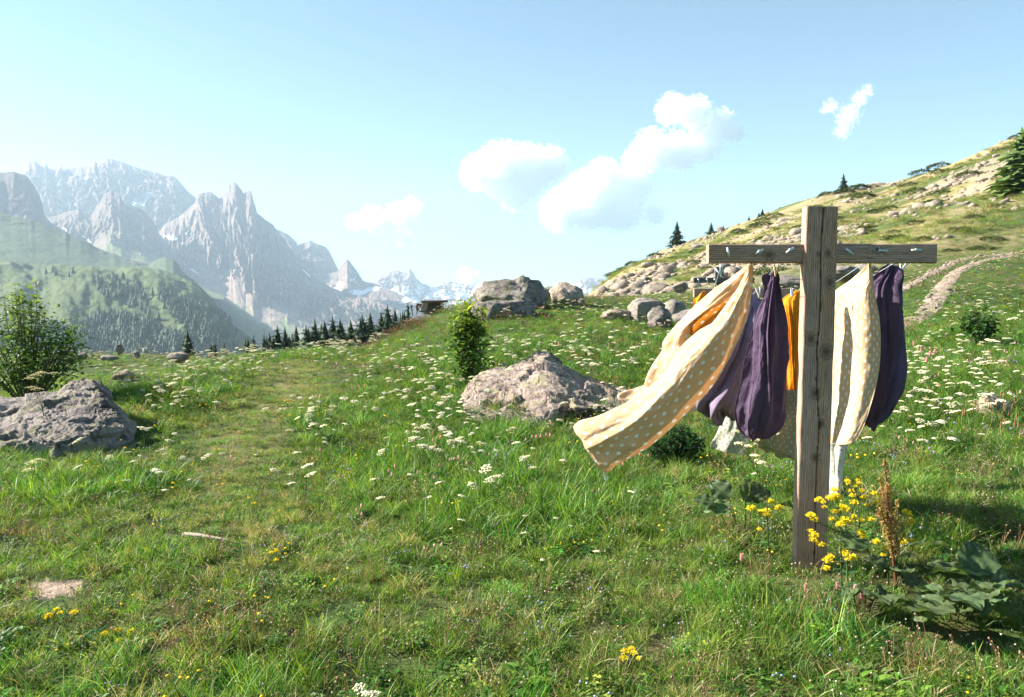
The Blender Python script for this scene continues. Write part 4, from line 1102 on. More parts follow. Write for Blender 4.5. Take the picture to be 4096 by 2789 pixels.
# ------------------------------------------------------------------ laundry
def mat_cloth(name, base, dots=None, spacing=.1, rad=.014, transl=.32, wr=.004, dotc=(.93, .92, .88), elong=1.0):
    m, n, l = new_mat(name)
    uv = N(n, 'ShaderNodeTexCoord').outputs['UV']
    col = None
    f = noise(n, l, uv, 9, 5, .6)
    c = mixrgb(n, l, ramp(n, l, f, [(.35, 0), (.65, 1)]), tuple(q * .92 for q in base), tuple(min(1, q * 1.06) for q in base))
    if dots:
        s = N(n, 'ShaderNodeSeparateXYZ'); l.new(uv, s.inputs[0])
        def cell(off):
            d2 = None
            for ax in (0, 1):
                ad = N(n, 'ShaderNodeMath', operation='MULTIPLY_ADD'); l.new(s.outputs[ax], ad.inputs[0]); ad.inputs[1].default_value = 1 / spacing; ad.inputs[2].default_value = off
                fr = N(n, 'ShaderNodeMath', operation='FRACT'); l.new(ad.outputs[0], fr.inputs[0])
                sb = N(n, 'ShaderNodeMath', operation='SUBTRACT'); l.new(fr.outputs[0], sb.inputs[0]); sb.inputs[1].default_value = .5
                if ax == 1:
                    e_ = N(n, 'ShaderNodeMath', operation='MULTIPLY'); l.new(sb.outputs[0], e_.inputs[0]); e_.inputs[1].default_value = 1 / elong; sb = e_
                sq = N(n, 'ShaderNodeMath', operation='MULTIPLY'); l.new(sb.outputs[0], sq.inputs[0]); l.new(sb.outputs[0], sq.inputs[1])
                if d2 is None: d2 = sq
                else:
                    q = N(n, 'ShaderNodeMath', operation='ADD'); l.new(d2.outputs[0], q.inputs[0]); l.new(sq.outputs[0], q.inputs[1]); d2 = q
            return d2.outputs[0]
        mn = N(n, 'ShaderNodeMath', operation='MINIMUM'); l.new(cell(0.0), mn.inputs[0]); l.new(cell(.5), mn.inputs[1])
        rr = (rad / spacing) ** 2
        mask = ramp(n, l, mn.outputs[0], [(rr * .8, 1), (rr * 1.2, 0)])
        c = mixrgb(n, l, mask, c, dotc)
    f2 = noise(n, l, uv, 55, 4, .6, .6); f3 = noise(n, l, uv, 7, 5, .6, 1.2)
    ad = N(n, 'ShaderNodeMath', operation='MULTIPLY_ADD'); l.new(f3, ad.inputs[0]); ad.inputs[1].default_value = 3; l.new(f2, ad.inputs[2])
    finish(n, l, c, rough=.9, bump=ad.outputs[0], bstr=.5, bdist=wr, transl=transl, spec=.1)
    return m
M_DOT = mat_cloth('beige_dotted_cotton', (.82, .56, .33), True, .105, .0135)
M_DOTS = mat_cloth('cream_small_dotted_cotton', (.82, .58, .34), True, .072, .0095, elong=1.5)
M_DOTG = mat_cloth('faded_reverse_dotted_cotton', (.56, .56, .47), True, .06, .009, dotc=(.36, .33, .22), elong=1.2)
M_PURP = mat_cloth('plum_cotton', (.10, .068, .118), transl=.10, wr=.006)
M_LAV = mat_cloth('lilac_grey_cotton', (.24, .185, .27), transl=.2, wr=.006)
M_ORANGE = mat_cloth('orange_cotton', (.86, .37, .03), transl=.4)

def cloth(name, rows, mat, seed, parent=None, n=120, m=70, folds=(), wrinkle=.006, thick=.0025, label=None, group=None, ragged=0.0, hem=True):
    """rows: control rows top to bottom, each a list of (px, py, depth). folds: (count, amplitude, v0, v1)"""
    mc = max(len(r) for r in rows)
    R = []
    for r in rows:
        p = np.array([at(*c) for c in r])
        if len(p) != mc:
            t = np.linspace(0, len(p) - 1, mc); p = np.stack([np.interp(t, np.arange(len(p)), p[:, k]) for k in range(3)], -1)
        R.append(p)
    P = patch(R, n, m)
    Nn = normals(P)
    v = np.linspace(0, 1, n)[:, None]; u = np.linspace(0, 1, m)[None, :]
    dsp = np.zeros((n, m))
    for (cnt, amp, v0, v1) in folds:
        ph = cnt * 2 * math.pi * (u + .10 * fbm(u * 2 + 0 * v, v * 2.2, seed=seed, octv=2))
        e = smooth01(v, v0 - .08, v0 + .08) * (1 - smooth01(v, v1 - .1, v1 + .1))
        sn = np.sin(ph + 1.9 * v + 1.2 * fbm(u * 3 + 5, v * 1.5, seed=seed + 7, octv=2)); dsp = dsp + amp * e * (.55 * np.sign(sn) * np.abs(sn) ** .7 + .75 * (1 - 2 * np.abs(np.sin(ph * .5 + .8 * v + 2 * fbm(u * 2, v * 1.3 + 3, seed=seed + 9, octv=2))) ** .8))
    if ragged: P[..., 2] += ragged * smooth01(v, .6, 1.0) * fbm(u * 4 + 0 * v, 0 * u + seed, seed=seed + 15, octv=3)
    Lx = np.cumsum(np.r_[0, np.linalg.norm(np.diff(P[:, m // 2], axis=0), axis=1)])
    Wm = np.linalg.norm(np.diff(P, axis=1), axis=2).sum(1).max()
    w = wrinkle * (ridged(u * Wm * 5 + v * 1.5, v * Lx[-1] * 2.2, seed=seed + 2, octv=4) + .8 * fbm(u * Wm * 11, v * Lx[-1] * 7, seed=seed + 4, octv=3))
    P = P + Nn * (dsp + w)[..., None]
    o0 = P.reshape(-1, 3).mean(0) if parent is None else np.array(parent.location)
    UV = np.stack([np.broadcast_to(u * Wm, (n, m)), np.broadcast_to(Lx[:, None], (n, m))], -1).reshape(-1, 2) + seed * .013
    me = mesh_np(name, P.reshape(-1, 3) - o0, grid_faces(n, m), uv=UV)
    o = link(name, me, mat, parent, o0 if parent is None else (0, 0, 0))
    if hem:
        b = MB(); Q = P - o0; b.tube([Q[-1, j] for j in range(0, m, 2)], .0032, (.5, .5, .5), 5)
        for j in (0, m - 1): b.tube([Q[i, j] for i in range(0, n, 3)], .0026, (.5, .5, .5), 5)
        hm_ = b.mesh('hem'); hm_.uv_layers.new(name='UVMap'); link('hem', hm_, mat, o)
    md = o.modifiers.new('thickness', 'SOLIDIFY'); md.thickness = thick; md.offset = 0
    if label: tag(o, label, 'laundry', group)
    return o
LG = 'laundry blowing on the lines'
# S1: the big beige dotted duvet cover flying out to the left
cover = thing('duvet_cover', 'beige polka dotted duvet cover blown far out to the left by the wind', 'laundry', at(3003, 1062, 4.42), LG)
cloth('front_panel', [
    [(2999, 1058, 4.42), (3001, 1058, 4.41), (3003, 1058, 4.41), (3005, 1060, 4.42), (3007, 1062, 4.44)],
    [(2968, 1130, 4.44), (2976, 1130, 4.40), (2986, 1132, 4.38), (2996, 1135, 4.42), (3001, 1140, 4.50)],
    [(2908, 1215, 4.46), (2925, 1222, 4.40), (2942, 1225, 4.37), (2965, 1232, 4.42), (2984, 1240, 4.54)],
    [(2852, 1288, 4.48), (2872, 1305, 4.40), (2895, 1315, 4.36), (2930, 1330, 4.44), (2958, 1342, 4.60)],
    [(2790, 1322, 4.52), (2812, 1365, 4.42), (2840, 1395, 4.38), (2880, 1420, 4.46), (2915, 1432, 4.64)],
    [(2710, 1400, 4.55), (2735, 1440, 4.44), (2765, 1475, 4.40), (2810, 1510, 4.46), (2858, 1525, 4.66)],
    [(2655, 1490, 4.55), (2675, 1525, 4.44), (2700, 1560, 4.40), (2735, 1595, 4.46), (2775, 1612, 4.64)],
    [(2590, 1560, 4.55), (2605, 1600, 4.45), (2625, 1640, 4.42), (2655, 1675, 4.46), (2690, 1692, 4.60)],
    [(2500, 1625, 4.56), (2510, 1670, 4.46), (2530, 1715, 4.44), (2560, 1752, 4.46), (2592, 1772, 4.58)],
    [(2395, 1672, 4.58), (2400, 1720, 4.48), (2425, 1775, 4.46), (2460, 1815, 4.48), (2505, 1832, 4.56)],
    [(2318, 1690, 4.60), (2330, 1745, 4.52), (2365, 1800, 4.50), (2410, 1855, 4.52), (2440, 1876, 4.56)],
    [(2298, 1712, 4.62), (2316, 1755, 4.56), (2350, 1805, 4.54), (2388, 1858, 4.55), (2418, 1893, 4.57)]],
    M_DOT, 11, cover, n=190, m=70, folds=[(2.2, .012, .1, .95), (5, .004, .0, .6)], wrinkle=.011)
cloth('back_panel', [
    [(2996, 1058, 4.44), (2998, 1058, 4.44), (3000, 1058, 4.45), (3001, 1060, 4.46)],
    [(2935, 1104, 4.52), (2948, 1110, 4.47), (2960, 1118, 4.46), (2970, 1126, 4.50)],
    [(2870, 1152, 4.60), (2892, 1160, 4.52), (2915, 1168, 4.50), (2930, 1178, 4.54)],
    [(2805, 1205, 4.68), (2830, 1210, 4.56), (2855, 1216, 4.52), (2872, 1222, 4.56)],
    [(2752, 1256, 4.76), (2775, 1258, 4.62), (2795, 1262, 4.55), (2808, 1264, 4.58)],
    [(2698, 1318, 4.84), (2722, 1312, 4.70), (2745, 1305, 4.60), (2762, 1296, 4.58)],
    [(2662, 1368, 4.90), (2690, 1362, 4.78), (2720, 1352, 4.68), (2755, 1335, 4.62)],
    [(2652, 1412, 4.92), (2680, 1410, 4.82), (2710, 1405, 4.74), (2745, 1395, 4.66)],
    [(2610, 1475, 4.90), (2640, 1480, 4.84), (2670, 1482, 4.78), (2700, 1480, 4.70)],
    [(2580, 1545, 4.88), (2605, 1555, 4.84), (2630, 1560, 4.80), (2660, 1560, 4.74)]],
    M_DOT, 12, cover, n=130, m=50, folds=[(1.6, .012, .15, 1.0)], wrinkle=.008)
cloth('inner_layer', [
    [(2985, 1090, 4.50), (2988, 1092, 4.52), (2990, 1095, 4.50)],
    [(2925, 1172, 4.60), (2940, 1180, 4.64), (2955, 1180, 4.52)],
    [(2865, 1222, 4.66), (2885, 1240, 4.72), (2905, 1240, 4.54)],
    [(2802, 1265, 4.70), (2830, 1290, 4.78), (2858, 1300, 4.56)],
    [(2758, 1295, 4.70), (2790, 1325, 4.80), (2815, 1345, 4.58)],
    [(2752, 1330, 4.68), (2785, 1350, 4.74), (2800, 1360, 4.60)]],
    mat_cloth('backlit_gold_cotton', (.80, .50, .16), True, .105, .0135, transl=.5), 13, cover, n=80, m=40, folds=[(1.3, .012, .1, 1)], wrinkle=.006)  # inner beige layer; light through the cloth put into the golden colour
cloth('hem_tie', [[(2412, 1885, 4.56), (2419, 1887, 4.56)], [(2417, 1905, 4.56), (2424, 1905, 4.56)], [(2421, 1922, 4.56), (2427, 1920, 4.57)]], M_WHITEP, 14, cover, n=12, m=5, wrinkle=.001, hem=False)
# S8 another dotted sheet behind it
cloth('dotted_sheet', [
    [(2560, 1545, 6.3), (2640, 1530, 6.2), (2720, 1530, 6.2), (2790, 1560, 6.3)],
    [(2476, 1583, 6.2), (2560, 1575, 6.1), (2680, 1580, 6.1), (2792, 1600, 6.2)],
    [(2488, 1605, 6.15), (2570, 1606, 6.05), (2690, 1620, 6.05), (2788, 1630, 6.15)],
    [(2495, 1622, 6.1), (2580, 1630, 6.0), (2700, 1640, 6.0), (2765, 1652, 6.1)]],
    M_DOT, 15, n=50, m=70, folds=[(3, .02, .2, 1)], wrinkle=.01, label='beige dotted sheet corner showing on both sides behind the flying duvet cover', group=LG)
# S2b lilac sheet, S2a plum sheet
cloth('lilac_sheet', [
    [(2972, 1178, 5.75), (2990, 1172, 5.72), (3008, 1176, 5.72), (3024, 1188, 5.75)],
    [(2960, 1225, 5.70), (2985, 1220, 5.6), (3015, 1222, 5.6), (3060, 1225, 5.7)],
    [(2935, 1300, 5.65), (2970, 1300, 5.5), (3010, 1300, 5.5), (3060, 1300, 5.65)],
    [(2900, 1390, 5.6), (2940, 1395, 5.42), (2985, 1400, 5.45), (3040, 1400, 5.6)],
    [(2862, 1450, 5.6), (2905, 1470, 5.38), (2955, 1480, 5.42), (3020, 1490, 5.6)],
    [(2800, 1535, 5.6), (2860, 1560, 5.36), (2925, 1570, 5.38), (3000, 1570, 5.6)],
    [(2762, 1588, 5.62), (2820, 1615, 5.4), (2890, 1628, 5.38), (2975, 1625, 5.6)],
    [(2790, 1625, 5.66), (2835, 1650, 5.5), (2890, 1660, 5.48), (2955, 1650, 5.62)],
    [(2850, 1640, 5.7), (2875, 1655, 5.6), (2905, 1660, 5.6), (2935, 1655, 5.66)]],
    M_LAV, 16, n=170, m=110, folds=[(3.5, .03, .2, 1.1), (9, .008, .5, 1.1)], wrinkle=.022, ragged=.06, label='lilac grey sheet with a wrinkled elastic hem beside the plum sheet', group=LG)
cloth('plum_sheet', [
    [(3096, 1084, 5.072), (3099, 1083, 5.067), (3102, 1083, 5.067), (3106, 1085, 5.072)],
    [(3082, 1115, 5.089), (3090, 1113, 5.061), (3100, 1113, 5.056), (3111, 1115, 5.078)],
    [(3062, 1155, 5.111), (3080, 1150, 5.056), (3100, 1150, 5.045), (3117, 1155, 5.089)],
    [(3028, 1240, 5.144), (3060, 1238, 5.045), (3095, 1238, 5.028), (3114, 1245, 5.100)],
    [(3008, 1330, 5.155), (3045, 1335, 5.034), (3092, 1335, 5.018), (3120, 1340, 5.111)],
    [(2994, 1430, 5.155), (3038, 1440, 5.028), (3090, 1440, 5.012), (3126, 1440, 5.111)],
    [(2974, 1540, 5.155), (3025, 1550, 5.028), (3088, 1550, 5.012), (3132, 1540, 5.111)],
    [(2954, 1635, 5.155), (3010, 1655, 5.034), (3080, 1655, 5.018), (3138, 1615, 5.111)],
    [(2960, 1710, 5.155), (3005, 1730, 5.056), (3060, 1730, 5.045), (3122, 1690, 5.111)],
    [(2985, 1758, 5.144), (3005, 1768, 5.100), (3030, 1765, 5.100), (3070, 1745, 5.122)]],
    M_PURP, 17, n=190, m=130, folds=[(3, .030, .06, .9), (7, .008, .02, .6)], wrinkle=.020, ragged=.05, label='dark plum sheet ballooning left of the clothes post', group=LG)
cloth('orange_sheet', [
    [(3172, 1172, 6.1), (3190, 1165, 6.05), (3206, 1166, 6.05), (3330, 1180, 6.1), (3520, 1195, 6.15)],
    [(3124, 1205, 6.1), (3155, 1200, 6.0), (3190, 1196, 5.98), (3340, 1205, 6.05), (3540, 1215, 6.15)],
    [(3124, 1290, 6.08), (3160, 1285, 5.95), (3195, 1280, 5.95), (3350, 1290, 6.0), (3560, 1290, 6.15)],
    [(3130, 1420, 6.08), (3165, 1415, 5.95), (3200, 1410, 5.95), (3350, 1420, 6.0), (3570, 1420, 6.15)],
    [(3138, 1530, 6.1), (3170, 1535, 5.98), (3205, 1535, 5.98), (3350, 1530, 6.0), (3560, 1530, 6.15)],
    [(3146, 1572, 6.12), (3172, 1578, 6.05), (3205, 1578, 6.05), (3345, 1575, 6.05), (3540, 1575, 6.15)]],
    M_ORANGE, 18, n=110, m=130, folds=[(6, .02, .05, 1)], wrinkle=.010, label='bright orange sheet hanging just left of the clothes post', group=LG)  # unseen width behind the post added for its cast shadow
cloth('yellow_cloth', [
    [(2812, 1180, 8.6), (2826, 1175, 8.6), (2845, 1178, 8.6)],
    [(2782, 1192, 8.6), (2815, 1190, 8.5), (2852, 1190, 8.6)],
    [(2771, 1215, 8.6), (2808, 1212, 8.48), (2852, 1210, 8.6)],
    [(2776, 1232, 8.6), (2806, 1235, 8.5), (2848, 1235, 8.6)]],
    M_ORANGE, 19, n=50, m=50, folds=[(3, .03, 0, 1)], wrinkle=.02, label='small crumpled yellow cloth behind the dotted duvet cover', group=LG)
# S4 cream dotted sheet right of the post
cloth('cream_dotted_sheet', [
    [(3468, 1062, 4.72), (3474, 1061, 4.71), (3480, 1061, 4.70), (3487, 1063, 4.71)],
    [(3415, 1112, 4.92), (3442, 1112, 4.83), (3470, 1112, 4.74), (3491, 1115, 4.73)],
    [(3322, 1185, 5.12), (3385, 1182, 4.95), (3450, 1180, 4.78), (3499, 1182, 4.75)],
    [(3300, 1270, 5.22), (3372, 1270, 5.01), (3450, 1270, 4.80), (3516, 1270, 4.76)],
    [(3292, 1370, 5.22), (3370, 1375, 5.01), (3450, 1378, 4.80), (3522, 1375, 4.76)],
    [(3288, 1480, 5.22), (3365, 1490, 5.01), (3445, 1490, 4.80), (3515, 1480, 4.76)],
    [(3284, 1590, 5.22), (3355, 1600, 5.01), (3430, 1600, 4.80), (3492, 1590, 4.76)],
    [(3280, 1700, 5.22), (3340, 1705, 5.01), (3405, 1702, 4.80), (3456, 1700, 4.76)],
    [(3280, 1775, 5.22), (3325, 1780, 5.01), (3375, 1778, 4.80), (3420, 1768, 4.76)]],
    M_DOTS, 20, n=150, m=90, folds=[(1.5, .009, .25, 1.1)], wrinkle=.007, label='cream sheet with small dots hanging just right of the clothes post', group=LG)
cloth('white_pillowcase', [
    [(3308, 1770, 4.92), (3340, 1774, 4.88), (3370, 1776, 4.88), (3398, 1772, 4.92)],
    [(3310, 1860, 4.92), (3336, 1862, 4.86), (3362, 1862, 4.86), (3380, 1860, 4.92)],
    [(3314, 1930, 4.92), (3336, 1932, 4.87), (3356, 1932, 4.87), (3372, 1928, 4.92)],
    [(3320, 1990, 4.93), (3336, 1993, 4.9), (3350, 1992, 4.9), (3362, 1985, 4.93)]],
    mat_cloth('white_specked_cotton', (.72, .70, .62), True, .07, .007, dotc=(.5, .42, .26)), 21, n=60, m=40, folds=[(1.5, .012, 0, 1)], wrinkle=.006, label='white specked pillowcase hanging lowest right of the clothes post', group=LG)
cloth('plum_duvet_cover', [
    [(3556, 1062, 4.945), (3566, 1060, 4.934), (3578, 1060, 4.934), (3592, 1066, 4.945)],
    [(3522, 1098, 4.966), (3548, 1096, 4.923), (3580, 1098, 4.912), (3606, 1105, 4.955)],
    [(3482, 1140, 5.010), (3520, 1145, 4.923), (3570, 1150, 4.901), (3616, 1160, 4.978)],
    [(3475, 1250, 5.032), (3520, 1255, 4.917), (3580, 1258, 4.889), (3630, 1260, 5.000)],
    [(3472, 1380, 5.032), (3522, 1385, 4.917), (3585, 1385, 4.889), (3638, 1385, 5.010)],
    [(3468, 1500, 5.032), (3520, 1510, 4.923), (3585, 1510, 4.889), (3638, 1495, 5.010)],
    [(3464, 1600, 5.032), (3510, 1612, 4.945), (3565, 1605, 4.923), (3612, 1580, 5.010)],
    [(3464, 1670, 5.032), (3492, 1678, 4.989), (3525, 1668, 4.978), (3565, 1645, 5.010)],
    [(3464, 1705, 5.032), (3478, 1706, 5.010), (3495, 1700, 5.010), (3520, 1686, 5.022)]],
    M_PURP, 22, n=190, m=130, folds=[(2.6, .028, .05, .9), (7, .008, .02, .6)], wrinkle=.020, ragged=.05, label='dark plum duvet cover ballooning at the right end of the line', group=LG)
cloth('grey_dotted_sheet', [
    [(2895, 1600, 6.3), (2930, 1600, 6.25), (2965, 1600, 6.25), (3000, 1600, 6.3)],
    [(2886, 1670, 6.3), (2925, 1675, 6.2), (2965, 1680, 6.2), (3005, 1690, 6.3)],
    [(2866, 1740, 6.28), (2908, 1750, 6.18), (2955, 1762, 6.18), (3000, 1770, 6.28)],
    [(2842, 1790, 6.26), (2890, 1805, 6.2), (2940, 1815, 6.2), (2975, 1822, 6.26)]],
    M_DOTG, 23, n=70, m=50, folds=[(1.5, .015, .1, 1.1)], wrinkle=.008, label='greyish dotted sheet hanging low below the lilac sheet', group=LG)
cloth('olive_dotted_sheet', [
    [(3130, 1560, 5.6), (3160, 1560, 5.55), (3195, 1560, 5.55), (3250, 1560, 5.6)],
    [(3090, 1650, 5.6), (3130, 1655, 5.5), (3180, 1660, 5.5), (3260, 1660, 5.6)],
    [(3018, 1740, 5.58), (3080, 1752, 5.46), (3150, 1765, 5.46), (3255, 1770, 5.58)],
    [(3030, 1775, 5.56), (3085, 1795, 5.48), (3150, 1815, 5.46), (3250, 1830, 5.56)],
    [(3075, 1800, 5.56), (3115, 1818, 5.5), (3165, 1838, 5.5), (3245, 1858, 5.56)]],
    mat_cloth('olive_dotted_cotton', (.42, .36, .22), True, .065, .0085, dotc=(.62, .58, .46)), 24, n=70, m=60, folds=[(2, .018, .1, 1.1)], wrinkle=.008, label='olive beige dotted sheet hem behind the foot of the clothes post', group=LG)

# clothes pegs: two prongs and a steel spring
m, n, l = new_mat('peg_wood'); finish(n, l, (.62, .45, .20), rough=.7); M_PEGW = m
m, n, l = new_mat('peg_plastic'); finish(n, l, (.78, .70, .70), rough=.45); M_PEGP = m
def pin(label, px, py, d, mat, spread=.5, tilt=0.0, L=.075):
    c = at(px, py, d)
    t = thing('clothespin', label, 'clothespin', c, 'clothespins on the lines')
    for sgn in (-1, 1):
        b = MB(); a = tilt + sgn * spread / 2
        R = np.array([[math.cos(a), 0, math.sin(a)], [0, 1, 0], [-math.sin(a), 0, math.cos(a)]])
        b.box(R @ np.array([sgn * .0045, 0, .012]), (.0042, .0045, L / 2), (.6, .5, .3), R)
        b.box(R @ np.array([sgn * .0038, 0, L / 2 + .012]), (.0034, .0040, .004), (.6, .5, .3), R)
        link('prong', b.mesh('prong', smooth=False), mat, t)
    b = MB(); b.tube([(.007 * math.cos(q), 0.004 * math.cos(q * 2), .007 * math.sin(q)) for q in np.linspace(0, 12.5, 26)], .001, (.5, .5, .5), 4)
    link('spring', b.mesh('spring'), M_STEEL, t)
pin('yellow wooden clothespin on top of the dark plum sheet', 3103, 1090, 5.0, M_PEGW, .42)
pin('pinkish clothespin left of the plum sheet', 3036, 1178, 5.68, M_PEGP, .5, -.15)
pin('white clothespin at the top of the orange sheet', 3168, 1180, 6.0, M_WHITEP, .15, 0)
pin('white clothespin at the right end of the plum duvet cover', 3607, 1078, 5.28, M_WHITEP, .7, .2, .085)
pin('wooden clothespin holding the dotted duvet cover', 3003, 1056, 4.41, M_PEGW, .3)
pin('wooden clothespin holding the cream dotted sheet', 3478, 1058, 4.6, M_PEGW, .3)
pin('white clothespin left on top of the plum duvet cover', 3570, 1060, 5.26, M_WHITEP, .4)

# ------------------------------------------------------------------ trees
def conifer(h, w, seed, levels=16, per=9, dens=5, col=(.030, .062, .030), tip=(.055, .10, .045), bare=.06, power=.8):
    r = random.Random(seed); crown = MB(); trunk = MB()
    trunk.tube([(0, 0, -.1 * h), (0, 0, h * .5), (0, 0, h * .97)], [.022 * h, .013 * h, .002 * h], (.10, .075, .06), 6)
    for k in range(levels):
        t = (k + .5) / levels; z0 = h * (bare + (1 - bare) * t)
        rad = w * .5 * (1 - t) ** power * (1 + .25 * math.sin(k * 2.1 + seed)) + .02 * w
        np_ = max(4, int(per * (1 - t * .5)))
        for q in range(np_):
            a = 6.283 * q / np_ + r.uniform(-.35, .35) + k * 1.3; R = rad * r.uniform(.65, 1.12); z = z0 + r.uniform(-.4, .4) * h / levels
            dx, dy = math.cos(a), math.sin(a); drop = R * r.uniform(.05, .4)
            nseg = max(2, int(dens * (.4 + .6 * (1 - t))))
            for s in range(nseg):
                f = (s + .6) / nseg
                p = np.array((dx * R * f * .85, dy * R * f * .85, z - drop * f * f + R * .1 * f))
                for side in (-1, 1):
                    L = R * r.uniform(.34, .60) + .04 * w
                    sa = a + side * r.uniform(.35, 1.1)
                    c = np.array(col) + (np.array(tip) - np.array(col)) * (f * r.uniform(.4, 1.2)); c = c * r.uniform(.75, 1.25)
                    crown.leaf(p, (math.cos(sa), math.sin(sa), r.uniform(-.35, .15)), (r.uniform(-.3, .3), r.uniform(-.3, .3), 1), L, L * .62, tuple(c * .85), tuple(c), .15, .25)
    for k in range(levels):                        # dense inner foliage
        t = k / levels; z = h * (bare + (1 - bare) * t); R = w * .5 * (1 - t) ** power * .78 + .012 * w; ring = []
        for q in range(9):
            a = 6.283 * q / 9 + k * 1.7; rr = R * r.uniform(.55, 1.1); ring.append((math.cos(a) * rr, math.sin(a) * rr, z - r.uniform(.0, .9) * h / levels))
        crown.add([(0, 0, z + 1.9 * h / levels)] + ring, [(0, 1 + q, 1 + (q + 1) % 9) for q in range(9)], tuple(np.array(col) * r.uniform(.75, 1.2)))
    return trunk.mesh('trunk'), crown.mesh('crown')
m, n, l = new_mat('bark')
g_ = N(n, 'ShaderNodeNewGeometry'); f_ = noise(n, l, g_.outputs['Position'], 20, 5, .6)
finish(n, l, mixrgb(n, l, f_, (.06, .045, .035), (.17, .13, .10)), rough=.95, bump=f_, bstr=.6, bdist=.01); M_BARK = m

SPRUCE = [conifer(1, .62, 40 + i, 15, 9, 5) for i in range(3)]
PINE = [conifer(1, .60, 50 + i, 13, 9, 5, col=(.022, .048, .024), tip=(.05, .085, .035), bare=.1, power=.75) for i in range(3)]
LARCH = [conifer(1, .55, 60 + i, 14, 8, 4, col=(.09, .16, .05), tip=(.17, .25, .07)) for i in range(2)]
def tree(kind, k, base, h, label, name, group=None, wide=1.0, rz=None):
    tr, cr = kind[k % len(kind)]
    t = thing(name, label, 'tree', base, group); t.scale = (h * wide, h * wide, h)
    t.rotation_euler[2] = rnd.uniform(0, 6.28) if rz is None else rz
    link('trunk', tr, M_BARK, t); link('crown', cr, M_NEEDLE, t)
    return t
# dark pines just beyond the meadow crest
tops = [(754, 1345, 1.0), (842, 1392, .8), (868, 1384, .8), (900, 1386, .8), (985, 1374, .7), (1020, 1368, .7), (1055, 1362, .8), (1085, 1352, .8), (1112, 1342, .8), (1140, 1334, .8), (1180, 1322, 1), (1218, 1332, 1), (1252, 1318, 1.1), (1290, 1316, 1.2), (1328, 1300, 1.2), (1362, 1308, 1), (1400, 1302, 1), (1440, 1280, 1.2), (1478, 1288, 1), (1515, 1270, 1), (1546, 1256, 1), (1578, 1266, .9), (1604, 1262, .8), (1626, 1238, .7)]
r_p = random.Random(3)
tops = [(px + r_p.uniform(-9, 9), py + r_p.uniform(-14, 10), s * r_p.uniform(.85, 1.3)) for px, py, s in tops]
tops += [(q, float(np.interp(q, [840, 1000, 1250, 1450, 1640], [1398, 1378, 1330, 1296, 1262])) + r_p.uniform(-4, 26), r_p.uniform(.8, 1.5)) for q in [r_p.uniform(960, 1630) for _ in range(24)]]
for i, (px, py, s) in enumerate(tops):
    d = 60 + (i * 37) % 29; T = at(px, py - 14, d); g = float(H(T[0], d)); h = max(3.0, min(6.5, T[2] - g + .2))
    zone = ('standing alone left of the white flower bank' if i == 0 else 'behind the white flower bank' if px < 930 else 'behind the yellow flower bank' if px < 1160 else 'below the needle peak' if px < 1300 else 'below the small pyramid peak' if px < 1450 else 'below the snowy range' if px < 1560 else 'just left of the shed')
    look = 'broad' if s > 1.05 else ('small' if s < .85 else 'middle sized')
    lab = '%s dark pine %s, beyond the meadow crest' % (look, zone)
    tree(PINE, i, (T[0], d, T[2] - h), h, lab, 'pine_tree', 'pines beyond the meadow crest', .95 * s)
# spruces on the hill crest
for i, (px, py, pb, wide, lab) in enumerate([
    (2708, 888, 1010, 1.0, 'tallest spruce on the hill crest above the laundry'), (2845, 890, 942, .95, 'second spruce on the hill crest, just left of the crossbeam'),
    (2893, 902, 926, 1.0, 'tiny spruce next to a boulder on the hill crest'), (2996, 865, 890, .9, 'very small spruce on the crest left of the post top'),
    (3050, 836, 872, 1.1, 'small spruce on the crest close to the post top'), (3036, 850, 875, 1.0, 'shrubby little spruce beside the one near the post top'), (3375, 697, 768, .95, 'lone spruce on the crest right of the post top'),
    (2632, 997, 1036, .7, 'thin spruce low on the left end of the crest'), (2588, 1026, 1046, 1.0, 'bushy spruce at the low left end of the crest'), (2572, 1034, 1052, 1.0, 'smallest bushy spruce at the low left end of the crest'), (2734, 965, 1000, 1.2, 'rounded little spruce right of the tallest crest spruce'), (3290, 772, 788, 1.2, 'dwarf spruce on the crest beside the post top')]):
    u = (px - CX) / F_PX
    ds = np.linspace(70, 175, 400); hz = H(u * ds, ds); ang = (hz - EYE) / ds; d = float(ds[np.argmax(ang)]) - 1.5
    g = float(H(u * d, d)); T = at(px, py, d); h = max(.8, T[2] - g + .3)
    tree(SPRUCE, i, (T[0], d, T[2] - h), h, lab, 'spruce_tree', 'spruces along the hill crest', wide)
gq = at(4075, 900, 58); gg = float(H(gq[0], 58))
tree(LARCH, 0, (gq[0], 58, gg - .3), 5.2, 'light green larch at the right edge beside the hillside', 'larch_tree', None, 1.7, .4)

# larches on the green hill: the plain ones singly, the dense wood below as one mass
def far_tree(seed):
    r = random.Random(seed); m_ = MB()
    m_.tube([(0, 0, -.05), (0, 0, .4)], [.03, .02], (.09, .07, .06), 4)
    lv = 6
    for k in range(lv):
        t = k / lv; z = .08 + .86 * t; R = .30 * (1 - t) ** .8 + .03
        nn_ = 7; ring = []
        for q in range(nn_):
            a = 6.283 * q / nn_ + k; rr = R * r.uniform(.6, 1.15); ring.append((math.cos(a) * rr, math.sin(a) * rr, z - r.uniform(0, .08)))
        c = np.array((.032, .07, .036)) * r.uniform(.8, 1.25)
        m_.add([(0, 0, z + .24)] + ring, [(0, 1 + q, 1 + (q + 1) % nn_) for q in range(nn_)], tuple(c))
    return m_.mesh('crown', smooth=False)
FAR = [far_tree(s) for s in range(5)]
for f_m in FAR: f_m.materials.append(M_NEEDLE)
hp_, hpx, hnt = HILL['P'], HILL['px'], HILL['nt']
r = np.random.default_rng(77)
ii = r.integers(0, len(hpx), 26000); jj = r.integers(0, hnt, 26000)
cand = hp_[ii, jj]; qx, qy = proj(cand)
